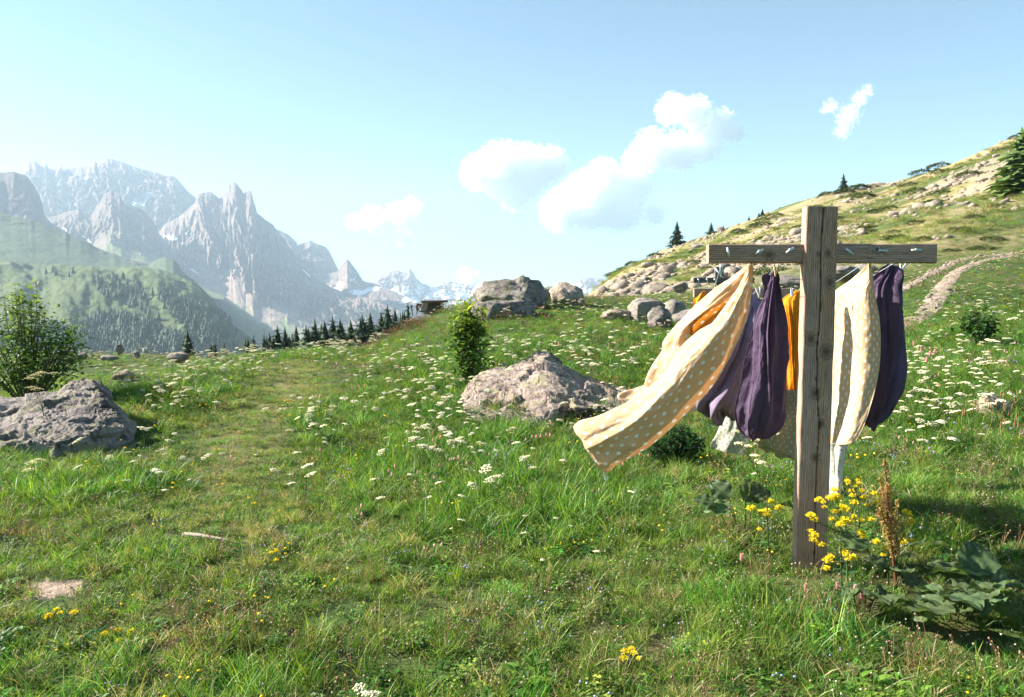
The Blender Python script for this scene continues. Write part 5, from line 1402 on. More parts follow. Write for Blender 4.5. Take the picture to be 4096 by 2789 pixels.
belt1 = z1([(500, 1010), (620, 985), (760, 1010), (830, 1090), (870, 1180), (1000, 1320), (960, 1320), (780, 1210), (640, 1190), (600, 1140), (520, 1130)])
belt2 = z1([(870, 1100), (960, 1070), (1060, 1100), (1150, 1180), (1300, 1200), (1420, 1270), (1500, 1400), (1300, 1500), (1120, 1330), (1040, 1250), (950, 1200)])
low = z1([(400, 1300), (560, 1260), (700, 1250), (900, 1310), (1050, 1400), (1200, 1420), (1500, 1480), (1500, 1600), (-200, 1600), (-200, 1400)])
clump = fbm(qx * .03, qy * .03, seed=88, octv=3)
A1 = (in_poly(qx, qy, belt1) | in_poly(qx, qy, belt2)) & (clump > -.22); A2 = in_poly(qx, qy, low) & (clump > -.3)
spare = z1([(120, 920), (350, 960), (340, 1000), (130, 960)]); A3 = in_poly(qx, qy, spare) & (r.random(26000) < .12)
A4 = (qy > 1080) & (r.random(26000) < .004)
sel = np.flatnonzero(A1 | A3 | A4); sel = sel[r.permutation(len(sel))]
for c_, i in enumerate(sel[:190]):
    o = link('larch_tree', FAR[i % 5], None, loc=cand[i]); h = r.uniform(9, 16); o.scale = (h * 1.15, h * 1.15, h); o.rotation_euler[2] = r.uniform(0, 6)
    where = 'in the upper belt' if in_poly(qx[i:i + 1], qy[i:i + 1], belt1)[0] else ('on the right flank' if in_poly(qx[i:i + 1], qy[i:i + 1], belt2)[0] else 'standing apart on the open turf')
    tag(o, 'distant bluish larch %s of the rounded green hill' % where, 'tree', 'larches on the rounded hill')
sel2 = np.concatenate([sel[190:420], np.flatnonzero(A2)[:2400]])
DM = [o for o in bpy.data.objects if o.get('label', '').startswith('grey needle peak')][0]
dv = np.zeros(len(DM.data.vertices) * 3, np.float32); DM.data.vertices.foreach_get('co', dv); dv = dv.reshape(-1, 3)
dx_, dy_ = proj(dv)
ok = (dx_ > 1050) & (dx_ < 1720) & (dy_ > 1185 + 0 * dx_) & (dy_ < 1390) & (fbm(dx_ * .02, dy_ * .03, seed=90, octv=3) > .02) & (dy_ > 1330 - (dx_ - 1000) * .16 - 40)
apr = dv[np.flatnonzero(ok)]; apr = apr[r.permutation(len(apr))][:520]
allT = np.concatenate([cand[sel2], apr]); hh = np.concatenate([r.uniform(8, 14, len(sel2)), r.uniform(9, 16, len(apr))])
scatter('forest', 'distant hazy larch wood on the lower valley slopes', allT, np.arange(len(allT)) % 5, np.stack([hh * 1.2, hh * 1.2, hh], -1), np.stack([0 * hh, 0 * hh, r.uniform(0, 6, len(hh))], -1), proto_coll('wood_tree', FAR, M_NEEDLE))

# ------------------------------------------------------------------ bushes
def mound_mesh(seed, nl, c0, c1, leaf=.09, asp=.5):
    r_ = random.Random(seed); m_ = MB()
    for _ in range(nl):
        a = r_.uniform(0, 6.28); e = math.asin(r_.random()); R = r_.uniform(.75, 1.0) * (1 + .18 * math.sin(3 * a + seed) + .1 * math.sin(7 * a))
        p = np.array((math.cos(a) * math.cos(e) * R, math.sin(a) * math.cos(e) * R, math.sin(e) * R)); d_ = p / np.linalg.norm(p) + np.array([r_.uniform(-.7, .7), r_.uniform(-.7, .7), r_.uniform(-.2, .7)])
        k = r_.uniform(.6, 1.35); t_ = r_.random(); c = tuple((np.array(c0) * (1 - t_) + np.array(c1) * t_) * k)
        m_.leaf(p * .93, d_, p + (0, 0, .4), leaf * r_.uniform(.7, 1.5), leaf * asp * r_.uniform(.7, 1.4), c, c, .2, .2)
    return m_.mesh('bush')
BUSH = [mound_mesh(i, 650, (.045, .075, .022), (.13, .16, .045), .16, .55) for i in range(4)]
for b_ in BUSH: b_.materials.append(M_NEEDLE)
r = np.random.default_rng(91)
spots = []
for (px, py, w) in [(3060, 1100, 90), (3120, 1085, 60), (2655, 1160, 45), (2790, 1168, 40), (2850, 935, 60), (2905, 985, 70), (2950, 1005, 80), (2760, 1070, 60), (2830, 1075, 70), (2890, 1060, 50), (3375, 892, 55), (3500, 850, 80), (3560, 838, 90), (3740, 815, 110), (3330, 1010, 60), (3660, 895, 90), (3450, 790, 110), (3380, 770, 90), (3880, 705, 120), (3760, 690, 80), (3640, 745, 90), (3930, 1000, 120), (3960, 960, 100), (3800, 1005, 80), (3980, 830, 60), (2700, 1035, 60), (2790, 1010, 80), (2960, 930, 90), (3100, 870, 100), (3050, 905, 110), (2620, 1120, 70), (2560, 1130, 60), (2490, 1150, 60), (2440, 1162, 50), (3580, 930, 70), (3700, 960, 100), (3840, 920, 90), (3900, 870, 80), (3480, 930, 80), (3550, 985, 60)]:
    spots.append((px, py, w))
r2 = random.Random(5)
for _ in range(70):
    px = r2.uniform(2450, 4080); spots.append((px, None, r2.uniform(35, 110)))
for i, (px, py, w) in enumerate(spots):
    if py is None:
        d = math.exp(r2.uniform(math.log(48), math.log(135))); x = (px - CX) / F_PX * d; g = np.array([x, d, float(H(x, d))])
    else: g = ground_px(px, py, 20, 170)
    s = w / F_PX * g[1] / 2
    o = link('juniper_bush', BUSH[i % 4], None, loc=g - np.array([0, 0, .05])); o.scale = (s, s * .9, s * (.75 if i < 2 else .34)); o.rotation_euler[2] = r2.uniform(-.4, .4)
    qx_, qy_ = proj(g)
    where = 'behind the laundry' if 2830 < qx_ < 3200 and qy_ > 1030 else ('right of the post above the crossbeam' if qx_ > 3345 else 'left of the post on the slope')
    size = 'broad' if w > 90 else ('tiny' if w < 50 else 'low'); high = 'near the crest of' if g[1] > 105 else ('half way up' if g[1] > 65 else 'near the foot of')
    tag(o, ('round dark green bush behind the yellow clothespin' if i == 0 else '%s juniper bush %s the hillside %s' % (size, high, where)), 'bush', 'juniper bushes on the hillside')
g = ground_px(1660, 1308, 8, 60); s = 100 / F_PX * g[1]
o = link('juniper_bush', mound_mesh(9, 1100, (.035, .04, .018), (.11, .10, .04), .11, .5), M_NEEDLE, None, g - np.array([0, 0, .1])); o.scale = (s, s * .7, s * .38)
tag(o, 'low dark brownish juniper bush on the left shoulder of the mound', 'bush')
# leafy shrubs
def shrub(name, label, px, pb, pt, wpx, d, nst, nl, leaf, asp, seed, lit=(.13, .19, .04), drk=(.03, .065, .022), shape='egg', cat='shrub'):
    r_ = random.Random(seed); B = at(px, pb, d); B[2] = float(H(B[0], d)) - .03; T = at(px, pt, d); h = T[2] - B[2]; R = wpx / F_PX * d / 2
    t = thing(name, label, cat, B)
    st = MB(); cr = MB()
    tips = []
    for k in range(nst):
        a = r_.uniform(0, 6.28); q = R * math.sqrt(r_.random()); hh_ = h * (1 - (.2 if shape == 'col' else .45) * (q / R) ** 1.5) * r_.uniform(.8 if shape == 'col' else .72, 1.02) if k else h * 1.02
        e = np.array((math.cos(a) * q * .85, math.sin(a) * q * .7, hh_))
        if shape == 'col': e[:2] *= .75
        pts = [np.array((math.cos(a) * .06, math.sin(a) * .06, 0)), e * np.array((.55, .55, .45)), e * np.array((.9, .9, .75)), e]
        st.tube(pts, [.014, .010, .006, .002], (.12, .085, .06), 5, cap=False); tips.append(pts)
    for _ in range(nl):
        pts = r_.choice(tips); f = r_.uniform(.06, 1.0) ** .85 if shape == 'col' else r_.uniform(.2, 1.02); s_ = f * 3; i_ = min(2, int(s_)); w_ = s_ - i_
        p = pts[i_] * (1 - w_) + pts[i_ + 1] * w_
        wob = R * (.30 if shape == 'col' else .20) * (1.15 - f * .6)
        p = p + np.array((r_.gauss(0, wob), r_.gauss(0, wob), r_.gauss(0, .03 * h)))
        a = r_.uniform(0, 6.28); o_ = np.array((math.cos(a), math.sin(a), r_.uniform(-.5, .7)))
        out = min(1, np.hypot(p[0], p[1]) / R); hi = p[2] / h
        toplit = max(0, hi - .55) * 1.8 * r_.random(); c = np.array(drk) * (1 - toplit) + np.array(lit) * toplit; c = c * r_.uniform(.7, 1.35)  # upper leaves blend to the lit tone: top light put into leaf colour
        L_ = leaf * r_.uniform(.6, 1.3)
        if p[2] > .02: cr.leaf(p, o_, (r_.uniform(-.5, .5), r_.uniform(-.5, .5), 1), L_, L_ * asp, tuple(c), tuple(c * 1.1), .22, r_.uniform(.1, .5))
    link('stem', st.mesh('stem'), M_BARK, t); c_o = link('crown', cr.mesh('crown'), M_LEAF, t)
    return t
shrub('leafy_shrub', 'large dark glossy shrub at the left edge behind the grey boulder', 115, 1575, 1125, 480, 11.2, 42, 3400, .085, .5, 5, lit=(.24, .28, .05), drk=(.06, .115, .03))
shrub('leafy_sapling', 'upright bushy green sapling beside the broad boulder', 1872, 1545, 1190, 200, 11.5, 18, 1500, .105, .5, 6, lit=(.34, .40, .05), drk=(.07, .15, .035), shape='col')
shrub('nettle_clump', 'dark leafy nettle clump under the flying duvet cover', 2690, 1825, 1660, 300, 7.3, 46, 1500, .05, .55, 7, lit=(.08, .14, .03), drk=(.03, .075, .022))
shrub('leafy_clump', 'bright green broad leaved clump in the meadow right of the plum cover', 3920, 1245, 1196, 170, 15, 30, 700, .11, .65, 8, lit=(.10, .2, .05), drk=(.04, .11, .03))
shrub('leafy_clump', 'dark green herb clump in the lower left meadow near the boulder', 640, 1990, 1890, 200, 6.4, 20, 420, .06, .4, 9, lit=(.08, .17, .03), drk=(.035, .10, .025))

# ------------------------------------------------------------------ wildflowers
CREAM, WHITE = (.80, .76, .56), (.84, .83, .74)
def umbel(seed, h, R, nray=16, head=CREAM, br=.009):
    r_ = random.Random(seed); m_ = MB(); lx, ly = r_.gauss(.03, .05), r_.gauss(0, .05)
    top = np.array((lx, ly, h))
    m_.tube([(0, 0, 0), top * (.5, .5, .6), top], [.0028, .0024, .002], (.09, .15, .04), 4, cap=False)
    for k in range(4):
        z = h * r_.uniform(.12, .75); a = r_.uniform(0, 6.28)
        for q in range(4):
            a2 = a + r_.uniform(-.6, .6); m_.leaf(top * (z / h), (math.cos(a2), math.sin(a2), .35), (0, 0, 1), h * .2, h * .05, (.06, .13, .03), (.09, .18, .04), .1, .4)
    ta, tb = r_.uniform(-.35, .35), r_.uniform(-.35, .35)
    for k in range(nray):
        a = 2.4 * k; q = R * math.sqrt((k + .5) / nray); p = top + (math.cos(a) * q, math.sin(a) * q, R * .35 - q * q / R * .25 + math.cos(a) * q * ta + math.sin(a) * q * tb)
        m_.blade(top - (0, 0, .01), p - top + (0, 0, .012), np.linalg.norm(p - top) + .005, .0015, (0, 0, 0), (.12, .18, .06), (.3, .32, .12), 1)
        s_ = br * r_.uniform(.8, 1.4); m_.blob(p, (s_ * 1.3, s_ * 1.3, s_ * .55), tuple(np.array(head) * r_.uniform(.8, 1.1)), r_.randrange(999), 1, .35)
    return m_.mesh('umbel_flower')
UMB = [umbel(i, r0, R0) for i, (r0, R0) in enumerate([(.30, .042), (.36, .05), (.26, .036), (.33, .055), (.40, .045), (.28, .05)])]
for u_ in UMB: u_.materials.append(M_FLOWER)
UBL = [(520, 1510, 60, 25, 16, 'below the far left crest'), (650, 1490, 110, 22, 26, 'below the far left crest'), (800, 1470, 120, 26, 34, 'below the far left crest'), (940, 1440, 90, 22, 26, 'below the far left crest'), (700, 1580, 70, 26, 24, 'in the drift right of the left boulder'), (790, 1560, 60, 20, 12, 'in the drift right of the left boulder'),
       (1250, 1640, 70, 26, 24, 'in the clump beside the mown lane'), (1290, 1690, 40, 26, 8, 'in the clump beside the mown lane'), (1700, 1480, 130, 40, 60, 'in front of the mound left of the sapling'), (1760, 1600, 120, 60, 44, 'left of the broad boulder'), (1780, 1740, 120, 70, 40, 'in the lush grass below the sapling'), (1950, 1800, 120, 60, 26, 'in the lush grass below the broad boulder'), (1180, 1440, 200, 26, 36, 'along the crest at the end of the lane'), (1350, 1400, 90, 14, 20, 'along the crest at the end of the lane'),
       (2300, 1420, 220, 40, 60, 'on the mound slope behind the broad boulder'), (2100, 1400, 130, 40, 34, 'on the mound slope behind the broad boulder'), (3780, 1490, 130, 90, 80, 'in the right hand drift beside the plum cover'), (3900, 1380, 90, 60, 40, 'in the right hand drift beside the plum cover'), (3680, 1640, 70, 50, 18, 'low in the right hand drift'), (3800, 1600, 110, 40, 20, 'low in the right hand drift'), (3960, 1250, 60, 60, 26, 'beside the cart track'), (550, 1760, 90, 36, 12, 'in the turf below the left boulder'), (640, 1830, 150, 60, 8, 'in the turf below the left boulder'), (1100, 1820, 120, 50, 6, 'in the lower lane'), (960, 1860, 130, 60, 4, 'in the lower lane'), (1900, 1950, 300, 80, 14, 'in the grass below the flying duvet cover'), (1450, 2600, 130, 40, 5, 'in the short turf at the bottom'), (3050, 1760, 60, 50, 8, 'left of the clothes post foot')]
r = np.random.default_rng(101)
up, ul_ = [], []
for (x, y, sx, sy, n_, w_) in UBL:
    up.append(np.stack([r.normal(x, sx, n_), r.normal(y, sy, n_)], -1)); ul_ += [w_] * n_
up = np.concatenate(up); gpt = ground_px_np(up[:, 0], up[:, 1] + 60)
for _ in range(3): gpt = ground_px_np(up[:, 0], up[:, 1] + .27 * F_PX / gpt[:, 1])
okk = (gpt[:, 1] < 40); gpt = gpt[okk]; ul_ = [w for w, k in zip(ul_, okk) if k]
near_first = np.argsort(gpt[:, 1])
for c_, i in enumerate(near_first):
    s = (r.uniform(.5, 1.05) * (.8 + .02 * gpt[i, 1])) * (.55 if gpt[i, 1] < 5 else 1)
    if c_ < 290:
        o = link('umbel_flower', UMB[i % 6], None, loc=gpt[i]); o.scale = (s * 1.05, s * 1.05, s * (1 - .022 * min(24, max(0, gpt[i, 1] - 8)))); o.rotation_euler = (r.uniform(-.25, .25), r.uniform(-.25, .25), r.uniform(0, 6.28))
        tag(o, 'cream white umbel flower %s' % ul_[i], 'flower', 'white umbel flowers in the meadow')
farU = gpt[near_first[290:]]
# further small flowers, uncountable
def small_head(c, h, rad, tall=1.0, seed=0, n_=3):
    r_ = random.Random(seed); m_ = MB()
    for k in range(n_):
        x, y = r_.gauss(0, .05), r_.gauss(0, .05); L_ = h * r_.uniform(.7, 1.2); top = (x + r_.gauss(.02, .03), y + r_.gauss(0, .03), L_)
        m_.tube([(x, y, 0), top], [.0016, .0012], (.09, .14, .04), 3, cap=False)
        m_.blob(top, (rad, rad, rad * tall), tuple(np.array(c) * r_.uniform(.8, 1.15)), r_.randrange(999), 1, .25)
    return m_.mesh('flower')
FL = UMB + [small_head((.36, .38, .66), .18, .008, .8, 1, 4), small_head((.85, .62, .03), .16, .013, .6, 2, 3), small_head((.80, .42, .46), .26, .010, 2.4, 3, 3), small_head((.45, .30, .62), .2, .013, .8, 4, 3), small_head((.36, .18, .10), .34, .0045, 9, 5, 6), small_head((.60, .48, .40), .12, .007, .9, 6, 3)]
P, r = sample_ground(26000, 6, 38, 111, .8)
P = P[keep_clear(P)]; px, py = proj(P); n_ = len(P)
nz1 = fbm(P[:, 0] * .5, P[:, 1] * .5, seed=113, octv=3); nz2 = fbm(P[:, 0] * .5, P[:, 1] * .5, seed=117, octv=3); nz3 = fbm(P[:, 0] * .4, P[:, 1] * .4, seed=119, octv=3)
ln = blobs(px, py, LANE)
u = r.random(n_); I = -np.ones(n_, int)
mead = (px > 1350) | (py < 1500)
I = np.where((u < .17) & mead & (nz1 > .02) & (ln < .4), (r.random(n_) * 6).astype(int), I)
I = np.where((u > .25) & (u < .40) & mead & (nz2 > 0), 6, I); I = np.where((u > .40) & (u < .45), 7, I)
I = np.where((u > .45) & (u < .50) & mead & (nz3 > 0), 8, I); I = np.where((u > .50) & (u < .53) & mead, 9, I)
I = np.where((u > .53) & (u < .62) & (nz3 < -.1) & (px > 1300), 10, I)
rust = blobs(px, py, [(1640, 1310, 110, 40, 1), (1480, 1330, 80, 25, .7), (1960, 1290, 70, 30, .6), (2480, 1450, 120, 80, .5), (3650, 1330, 90, 40, .7)])
I = np.where(r.random(n_) < rust * .45, 10, I)
gold = blobs(px, py, [(1120, 1385, 70, 18, 1), (740, 1418, 50, 12, .8), (2190, 1200, 50, 14, .8), (2590, 1500, 40, 30, .4), (3420, 1300, 400, 100, .06)])
I = np.where(r.random(n_) < gold * .8, 7, I)
whit = blobs(px, py, [(975, 1415, 60, 18, 1), (1340, 1400, 60, 14, .6)]); I = np.where(r.random(n_) < whit * .8, (r.random(n_) * 6).astype(int), I)
k_ = I >= 0; P1, I1 = P[k_], I[k_]
P2, r_b = sample_ground(1500, 2.2, 8, 112, .8)
v = r_b.random(len(P2)); I2 = np.where(v < .05, 7, np.where(v < .11, 6, np.where(v < .12, 8, 11)))
Pq = np.concatenate([farU, P1, P2]); Iq = np.concatenate([np.arange(len(farU)) % 6, I1, I2]); sc_ = r.uniform(.7, 1.25, len(Pq)) * (.75 + .016 * Pq[:, 1]); sc_[len(farU) + len(P1):] *= .8; sz_ = sc_ * (1 - .022 * (Pq[:, 1] - 8).clip(0, 24))
scatter('wildflowers', 'small cream, blue, yellow and pink wildflowers through the meadow', Pq, Iq, np.stack([sc_, sc_, sz_], -1), np.stack([r.uniform(-.15, .15, len(Pq)), r.uniform(-.15, .15, len(Pq)), r.uniform(0, 6.3, len(Pq))], -1), proto_coll('meadow_flower', FL, M_FLOWER))

# ------------------------------------------------------------------ plants round the foot of the clothes post
def at_rel(px, py, d, o): return at(px, py, d) - np.array(o)
YEL = (.86, .66, .02)
def z5(x, y): return (3000 + x / 1.6307, 1750 + y / 1.631)
def yellow_head(rad, seed):
    r_ = random.Random(seed); m_ = MB()
    for k in range(46):
        a = r_.uniform(0, 6.28); e = math.asin(r_.uniform(-.35, 1)); p = np.array((math.cos(a) * math.cos(e), math.sin(a) * math.cos(e), math.sin(e) * .8)) * rad * r_.uniform(.7, 1.05)
        m_.leaf(p * .8, p + (0, 0, .2 * rad), (r_.uniform(-1, 1), r_.uniform(-1, 1), 1), rad * .5, rad * .42, tuple(np.array(YEL) * r_.uniform(.75, 1.1)), tuple(np.array((.92, .74, .05)) * r_.uniform(.9, 1.1)), .2, .1)
    m_.blob((0, 0, 0), rad * .62, (.62, .50, .03), seed, 1, .2)
    return m_.mesh('flower_head')
YH = [yellow_head(.023, 5 + i) for i in range(3)]
def yellow_plant(label, heads, stem_px, d, seed):
    r_ = random.Random(seed)
    B = at(*stem_px, d); B[2] = float(H(B[0], d))
    t = thing('yellow_flower', label, 'flower', B)
    hub = at_rel(stem_px[0] - 8, stem_px[1] - 240, d, B)
    st = MB(); st.tube([(0, 0, 0), hub * (.6, .6, .5), hub], [.005, .004, .003], (.13, .20, .09), 6, cap=False)
    for i, (x, y) in enumerate(heads):
        px, py = z5(x, y); p = at_rel(px, py, d + r_.uniform(-.12, .12), B)
        f = min(.95, max(.25, 1.0 - (p[2] - hub[2] + .25) * .6 if p[2] < hub[2] + .1 else .95))
        s0 = hub * np.array((f, f, min(1, f))); s0[2] = min(s0[2], max(.02, p[2] - .03))
        mid_ = (s0 + p) / 2 + np.array([0, 0, -.012])
        st.tube([s0, mid_, p - np.array([0, 0, .008])], [.0028, .0022, .0016], (.15, .22, .09), 5, cap=False)
        for q in range(2): st.leaf(mid_, (r_.uniform(-1, 1), r_.uniform(-1, 1), .4), (0, 0, 1), .04, .008, (.10, .17, .06), (.13, .2, .07), .1, .2)
        o = link('flower_head', YH[i % 3], M_FLOWER, t, p); s = r_.uniform(.6, 1.05); o.scale = (s, s, s * .9); o.rotation_euler[2] = r_.uniform(0, 6)
    link('stem', st.mesh('stem'), M_LEAF, t)
    lf = MB()
    for k in range(10):
        a = r_.uniform(0, 6.28); z = r_.uniform(.01, .25); lf.leaf(hub * z, (math.cos(a), math.sin(a), .5), (0, 0, 1), r_.uniform(.06, .12), .025, (.05, .11, .04), (.08, .15, .05), .2, .5)
    link('leaf', lf.mesh('leaf'), M_LEAF, t)
yellow_plant('tall yellow flowering plant in front of the clothes post foot', [(395, 505), (420, 537), (465, 422), (485, 455), (520, 398), (555, 385), (552, 342), (605, 455), (550, 487), (540, 533), (682, 428), (620, 540), (650, 553), (590, 570), (380, 512), (408, 516), (453, 412), (476, 424), (508, 390), (534, 405), (565, 392), (590, 448), (618, 468), (395, 612), (418, 640), (413, 672), (460, 702), (690, 650), (725, 625), (743, 650), (825, 683)], (3392, 2330), 3.95, 1)
yellow_plant('lower yellow flowering plant at the right of the post foot', [(615, 750), (632, 770), (640, 797), (525, 782), (507, 805), (495, 857), (670, 785)], (3370, 2370), 3.8, 2)
yellow_plant('yellow flowering plant behind the brown seed spike', [(868, 768), (895, 730), (1045, 678), (997, 685), (1060, 730), (1020, 490), (1055, 545), (1030, 570), (1040, 510), (880, 720)], (3590, 2350), 4.15, 3)
yellow_plant('yellow flowers in the shade behind the clothes post', [(635, 285), (700, 280), (710, 300), (670, 380), (740, 395), (725, 350), (760, 440), (810, 370), (790, 535), (722, 543), (675, 520), (820, 430), (640, 305), (688, 320), (660, 350)], (3440, 2200), 4.75, 4)
yellow_plant('orange yellow flowers just left of the post foot', [(0, 465), (20, 460), (130, 420), (150, 425), (190, 462), (70, 490), (100, 500), (125, 515), (110, 480), (60, 600)], (3075, 2220), 4.5, 5)

# dock: rust seed spike over big crinkled leaves
def big_leaf(seed, c=(.115, .17, .075)):
    r_ = random.Random(seed); n_, m2 = 15, 13; V, C, Fs = [], [], []
    for i in range(n_):
        t = i / (n_ - 1); w = (math.sin(math.pi * min(1, t * .93 + .07)) ** .62) * .5 * (1.12 - .35 * t)
        for j in range(m2):
            s = j / (m2 - 1) * 2 - 1
            x = s * w * (1 + .06 * math.sin(t * 26 + seed + s * 3)); y = t - .10 * (1 - abs(s)) * (t < .15)
            z = .10 * abs(s) ** 1.3 * w * 2 - .30 * t * t + .05 * math.sin(t * 17 + seed) * abs(s) + .035 * math.sin(s * 9 + t * 12 + seed) - .03 * (abs(s) < .06)
            V.append((x, y, z)); k = r_.uniform(.85, 1.15) * (1.35 if abs(s) < .06 else 1); C.append(tuple(q * k for q in c))
    return mesh_np('leaf', V, grid_faces(n_, m2), C)
BL = [big_leaf(i) for i in range(5)]
DOCK = at(3585, 2372, 4.0); DOCK[2] = float(H(DOCK[0], 4.0))
dock = thing('dock_plant', 'dock plant with a tall rust brown seed spike right of the clothes post', 'plant', DOCK)
st = MB(); tops_ = at_rel(3540, 1845, 4.02, DOCK)
st.tube([(0, 0, 0), at_rel(3572, 2230, 4.0, DOCK), at_rel(3550, 2000, 4.0, DOCK), tops_], [.009, .008, .005, .002], (.30, .16, .07), 7, cap=False)
sp = []
for (x0, y0, x1, y1, wd) in ((3572, 2215, 3540, 1840, 1.0), (3562, 2180, 3512, 1985, .8), (3566, 2200, 3590, 2000, .7), (3572, 2220, 3606, 2065, .8), (3560, 2150, 3508, 2040, .7), (3555, 2100, 3520, 1900, .9), (3565, 2160, 3550, 1930, .9), (3570, 2230, 3618, 2130, .5)):
    p, q = at_rel(x0, y0, 4.0, DOCK), at_rel(x1, y1, 4.0 + rnd.uniform(-.04, .04), DOCK)
    st.tube([p, (p + q) / 2, q], [.003, .0025, .001], (.28, .16, .07), 4, cap=False)
    b = MB(); L_ = np.linalg.norm(q - p)
    for k in range(int(L_ * 900)):
        f = rnd.random() ** .9; c = p + (q - p) * f; rr = rnd.uniform(.3, 1.0) * (.028 * wd * (1.15 - f) + .006)
        a = rnd.uniform(0, 6.28); c = c + np.array((math.cos(a) * rr, math.sin(a) * rr, rnd.uniform(-.012, .012)))
        e = rnd.uniform(.0045, .0085); cc = rnd.choice([(.34, .19, .07), (.38, .26, .09), (.27, .23, .07), (.42, .21, .10), (.24, .24, .08)])
        b.leaf(c, (rnd.uniform(-1, 1), rnd.uniform(-1, 1), rnd.uniform(-1, .6)), (rnd.uniform(-1, 1), rnd.uniform(-1, 1), 1), e * 1.6, e * 1.5, cc, cc, .3, .1)
    link('seed_spike', b.mesh('seed_spike'), M_PLANT, dock)
link('stem', st.mesh('stem'), M_PLANT, dock)
def leaf_on(parent, px, py, d, size, az, pitch, roll, k):
    p = at_rel(px, py, d, parent.location); p[2] = max(p[2], .03)
    toward = math.cos(az) < 0                      # tip towards the camera: raise the base so that the blade slopes down to it
    p[2] += .09 if toward else .04; pitch = -abs(pitch) - .1 if toward else abs(pitch) + .25
    o = link('leaf', BL[k % 5], M_LEAF, parent, p)
    o.rotation_mode = 'ZXY'; o.rotation_euler = (pitch, roll, az); o.scale = (size * 1.25, size * 1.25, size * 1.25)
    b = MB(); q = np.array([p[0] * .4, p[1] * .4 + .05, -.02]) - p; b.tube([(0, 0, 0), q * .5 + np.array([0, 0, .02]), q], [.003, .0035, .004], (.2, .17, .09), 5, cap=False)
    link('leaf_stalk', b.mesh('leaf_stalk'), M_LEAF, parent, p)
    return o
for i, (x, y, s, az, pt, rl) in enumerate([(1060, 820, .13, -1.9, -.3, -.3), (760, 760, .12, 1.2, .35, .2), (900, 905, .10, 1.0, -.2, .3), (1000, 1020, .14, 2.5, -.45, .3), (1190, 1085, .19, -2.2, -.35, -.2), (1010, 1075, .13, -1.2, -.3, .1)]):
    px, py = z5(x, y); leaf_on(dock, px, py, 3.85, s, az, pt, rl, i)
plant2 = thing('broad_leaved_plant', 'broad leaved dock rosette in the shade at the lower right corner', 'plant', (at(3860, 2520, 3.6)[0], 3.6, float(H(at(3860, 2520, 3.6)[0], 3.6))))
for i, (x, y, s, az, pt, rl, d) in enumerate([(1430, 1165, .14, -2.6, -.35, .2, 3.6), (1545, 1180, .11, 2.6, -.5, .1, 3.55), (1370, 1415, .13, 2.9, -.6, -.2, 3.35), (1475, 1285, .15, -2.0, -.3, .3, 3.45), (1350, 965, .12, .6, .3, .1, 3.8), (1485, 955, .16, -.5, .8, -.3, 3.8), (1490, 1070, .10, -1.4, -.2, .2, 3.7), (1590, 980, .12, -1.0, .5, .2, 3.8), (1290, 1210, .12, 2.2, -.3, 0, 3.6)]):
    px, py = z5(x, y); leaf_on(plant2, px, py, d, s, az, pt, rl, i + 2)
r9 = random.Random(41)
for i in range(16):
    leaf_on(plant2, r9.uniform(3600, 4080), r9.uniform(2400, 2680), r9.uniform(3.3, 3.75), r9.uniform(.09, .16), math.pi + r9.uniform(-1.3, 1.3), r9.uniform(.1, .4), r9.uniform(-.3, .3), i)
plant3 = thing('broad_leaved_plant', 'broad grey green leaf rosette just right of the pink bistorts', 'plant', (at(3480, 2480, 3.6)[0], 3.6, float(H(at(3480, 2480, 3.6)[0], 3.6))))
for i, (x, y, s, az, pt, rl, d) in enumerate([(820, 1185, .17, 2.9, -.4, .2, 3.55), (760, 1105, .14, 2.0, -.3, -.1, 3.65), (660, 1110, .09, 2.6, -.3, .2, 3.6), (930, 1190, .11, -2.4, -.4, .1, 3.5), (850, 1130, .10, -1.0, .1, .2, 3.7)]):
    px, py = z5(x, y); leaf_on(plant3, px, py, d, s, az, pt, rl, i)
plant4 = thing('broad_leaved_plant', 'pale leaved rosette left of the post under the orange yellow flowers', 'plant', (at(3000, 2120, 4.9)[0], 4.9, float(H(at(3000, 2120, 4.9)[0], 4.9))))
for i, (px, py, s, az, pt, rl) in enumerate([(2980, 2020, .15, -.6, .8, .2), (2920, 2060, .13, 1.5, .2, .1), (2915, 2010, .12, .5, .9, -.3), (3010, 2005, .12, -1.2, .5, 0), (3130, 2070, .14, -2.0, -.2, .3), (2850, 2040, .10, 1.2, .3, .2)]):
    leaf_on(plant4, px, py, 4.9, s, az, pt, rl, i)

# pink bistorts
def bistort(label, px, py, d, big=1.0, seed=0):
    r_ = random.Random(seed); T = at(px, py, d); g = float(H(T[0], d)); h = T[2] - g
    t = thing('bistort_flower', label, 'flower', (T[0], d, g), 'pink bistorts')
    b = MB(); b.tube([(0, .02, 0), (.005, .01, h * .6), (0, 0, h)], [.002, .0018, .0015], (.16, .20, .08), 5, cap=False)
    b.leaf((0, .01, h * .3), (.5, .3, .6), (0, 0, 1), .06, .012, (.07, .15, .04), (.09, .18, .05)); link('stem', b.mesh('stem'), M_LEAF, t)
    b = MB()
    for k in range(90):
        z = r_.uniform(-.022, .022) * big; rr = .0085 * big * math.sqrt(max(.15, 1 - (z / (.026 * big)) ** 2)); a = r_.uniform(0, 6.28)
        c = tuple(np.array((.84, .46, .48)) * r_.uniform(.8, 1.15)); b.leaf((math.cos(a) * rr * .7, math.sin(a) * rr * .7, h + z), (math.cos(a), math.sin(a), .5), (0, 0, 1), .006 * big, .005 * big, c, c, .2, .1)
    b.blob((0, 0, h), (.0065 * big, .0065 * big, .022 * big), (.7, .35, .38), 4, 2, .1)
    link('flower_spike', b.mesh('flower_spike'), M_FLOWER, t)
